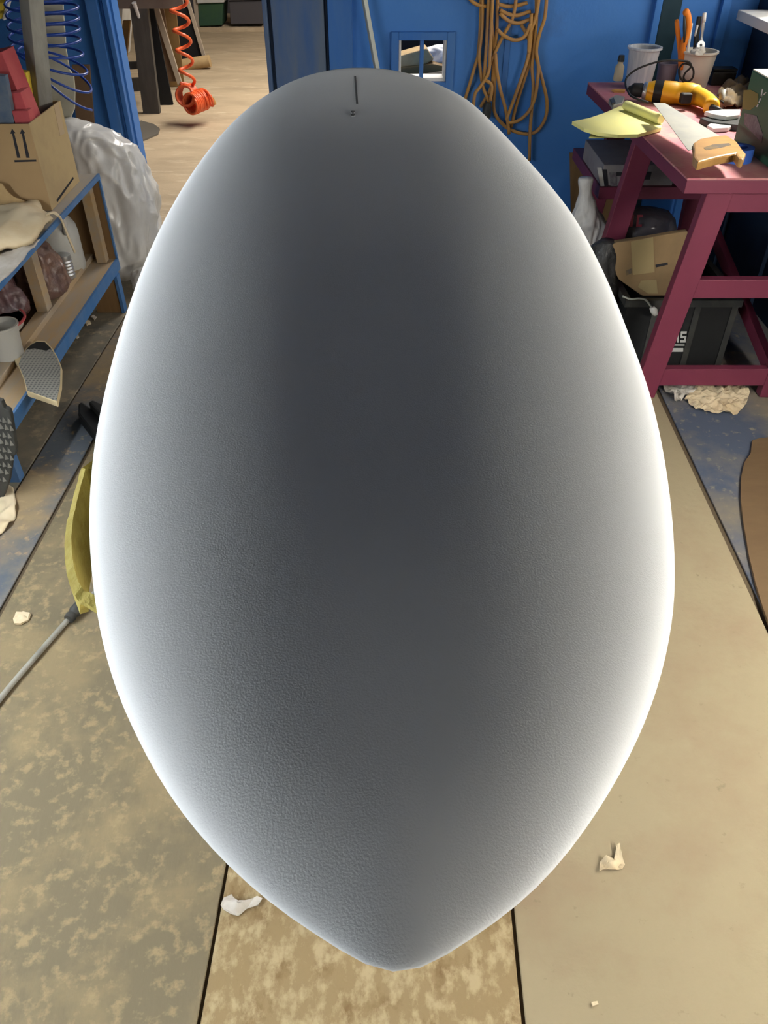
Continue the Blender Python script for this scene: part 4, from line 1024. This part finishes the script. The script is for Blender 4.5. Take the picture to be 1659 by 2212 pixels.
wbag = loft('plastic_bag', [((.90, 3.42, 0.0), .06, .06), ((.905, 3.42, .12), .085, .08), ((.90, 3.42, .33), .082, .075), ((.888, 3.42, .43), .074, .065), ((.868, 3.42, .51), .048, .045), ((.855, 3.42, .565), .028, .028), ((.85, 3.42, .62), .030, .022), ((.85, 3.42, .63), .012, .01)], M['white_bag'], amp=.024, fr=11, seg=80, seed=21, sub=10)
tag(wbag, 'white plastic bag with a twisted neck at the far bench leg', 'plastic bag')
kb = loft('bin_bag', [((.885, 3.08, 0.0), .07, .08), ((.89, 3.08, .15), .09, .09), ((.88, 3.08, .33), .075, .08), ((.875, 3.06, .45), .055, .06), ((.88, 3.05, .50), .03, .03)], M['black_bag'], amp=.022, fr=12, seg=44, seed=31)
tag(kb, 'black bin bag on the floor between board and bench', 'plastic bag')
# black tote
tt = thing('storage_tote', (1.2, 3.1, 0), 'black plastic tote with pale lettering under the bench', 'tote')
ty = 2.93
tx0, tx1 = P(1352, 650, Y=ty).x, P(1600, 650, Y=ty).x
tz1 = P(1450, 650, Y=ty).z
for nm, lo, hi in (('front_wall', (tx0 + .01, ty, 0), (tx1 - .01, ty + .008, tz1)), ('rear_wall', (tx0 + .01, ty + .4, 0), (tx1 - .01, ty + .408, tz1)), ('side_wall', (tx0 + .01, ty + .008, 0), (tx0 + .018, ty + .4, tz1)), ('side_wall', (tx1 - .018, ty + .008, 0), (tx1 - .01, ty + .4, tz1)), ('bottom', (tx0 + .018, ty + .008, 0), (tx1 - .018, ty + .4, .008))):
    box(nm, lo, hi, M['black'], tt)
boxes('rim', [((tx0 - .005, ty - .015, tz1 - .02), (tx1 + .005, ty + .01, tz1 + .008)), ((tx0 - .005, ty + .398, tz1 - .02), (tx1 + .005, ty + .42, tz1 + .008)), ((tx0 - .005, ty + .01, tz1 - .02), (tx0 + .02, ty + .398, tz1 + .008)), ((tx1 - .02, ty + .01, tz1 - .02), (tx1 + .005, ty + .398, tz1 + .008))], M['charcoal'], tt)
for px_ in (1404, 1492, 1570):
    q = P(px_, 720, Y=ty).x
    box('rib', (q - .012, ty - .006, .01), (q + .012, ty, tz1 - .02), M['charcoal'], tt)
# lettering M S and two lines
def ltr(pix): return prismpx('lettering', pix, M['white_print'], .0008, Y=ty - .0075, parent=tt)
Mx = [(1448, 740), (1448, 716), (1453, 716), (1458, 728), (1463, 716), (1467, 716), (1466, 740), (1462, 740), (1463, 724), (1459, 735), (1456, 735), (1452, 724), (1451, 740)]
ltr(Mx)
Sx = [(1469, 740), (1481, 740), (1483, 726), (1474, 726), (1474, 721), (1483, 721), (1484, 716), (1471, 716), (1470, 730), (1478, 730), (1477, 735), (1469, 735)]
ltr(Sx)
ltr([(1448, 744), (1479, 744), (1479, 747), (1448, 747)])
ltr([(1446, 752), (1476, 752), (1476, 760), (1446, 760)])
# flap of a carton sticking out of the tote
fb_ = thing('cardboard_carton', P(1400, 640, Y=3.02), 'battered cardboard carton standing in the black tote', 'box')
flap = [(1316, 548), (1320, 530), (1332, 524), (1400, 514), (1462, 503), (1486, 500), (1494, 640), (1388, 640), (1362, 622), (1337, 604), (1330, 590)]
prismpx('carton_face', flap, M['card_dark'], .03, Y=3.02, parent=fb_, bevel=.004)
prismpx('tape_patch', [(1363, 522), (1411, 512), (1414, 588), (1367, 594)], M['card_worn'], .0012, Y=3.018, parent=fb_)
prismpx('tape_patch', [(1385, 606), (1418, 604), (1421, 634), (1400, 634), (1378, 620)], M['card_worn'], .0012, Y=3.018, parent=fb_)
prismpx('word_print', [(1416, 572), (1442, 567), (1443, 572), (1417, 578)], M['print'], .0008, Y=3.0185, parent=fb_)
prismpx('scuff_print', [(1352, 585), (1364, 580), (1365, 590), (1353, 595)], M['rag'], .0008, Y=3.0185, parent=fb_)
smb = tag(loft('plastic_bag', [((1.13, 3.45, .0), .10, .08), ((1.13, 3.45, .25), .14, .10), ((1.13, 3.45, .40), .15, .11), ((1.14, 3.45, .465), .11, .09), ((1.14, 3.45, .49), .03, .03)], M['smoke_bag'], amp=.02, fr=11, seg=48, seed=41), 'smoky clear bag with red print behind the carton under the bench', 'plastic bag')
for pix in ([(1364, 464), (1370, 464), (1366, 490), (1360, 490)], [(1377, 464), (1389, 464), (1389, 469), (1381, 470), (1379, 485), (1387, 485), (1386, 490), (1374, 490)]):
    prismpx('red_print', pix, M['red_dark'], .001, Y=3.325, parent=smb)
cbp = thing('power_cable', P(1375, 650, Y=2.90), 'grey cable with white plug hanging over the tote', 'cable')
mk('cable', *tubegeo(catmull([P(x, y, Y=2.90) for x, y in ((1345, 640), (1362, 646), (1380, 645), (1395, 648), (1405, 660), (1409, 668))], 5), .004, 8), M['galv'], cbp, smooth=True)
mk('plug', *tubegeo([P(1408, 664, Y=2.90), P(1413, 672, Y=2.90), P(1416, 680, Y=2.90)], [.010, .014, .009], 10), M['white'], cbp, smooth=True)
# crumpled paper on the floor by the bench
chip('masking_paper', [(1425, 832), (1455, 826), (1508, 828), (1505, 845), (1485, 858), (1462, 872), (1448, 858)], 'white_paper', 'crumpled white masking paper by the near bench leg', th=.002, amp=.022, seed=5, cat='paper', n=90, fr=24)
chip('masking_paper', [(1478, 862), (1500, 838), (1540, 836), (1605, 834), (1618, 852), (1612, 872), (1592, 896), (1540, 894), (1500, 884)], 'cream', 'crumpled tan masking paper under the lower bench rail', th=.002, amp=.018, seed=7, cat='paper', n=110, fr=24)
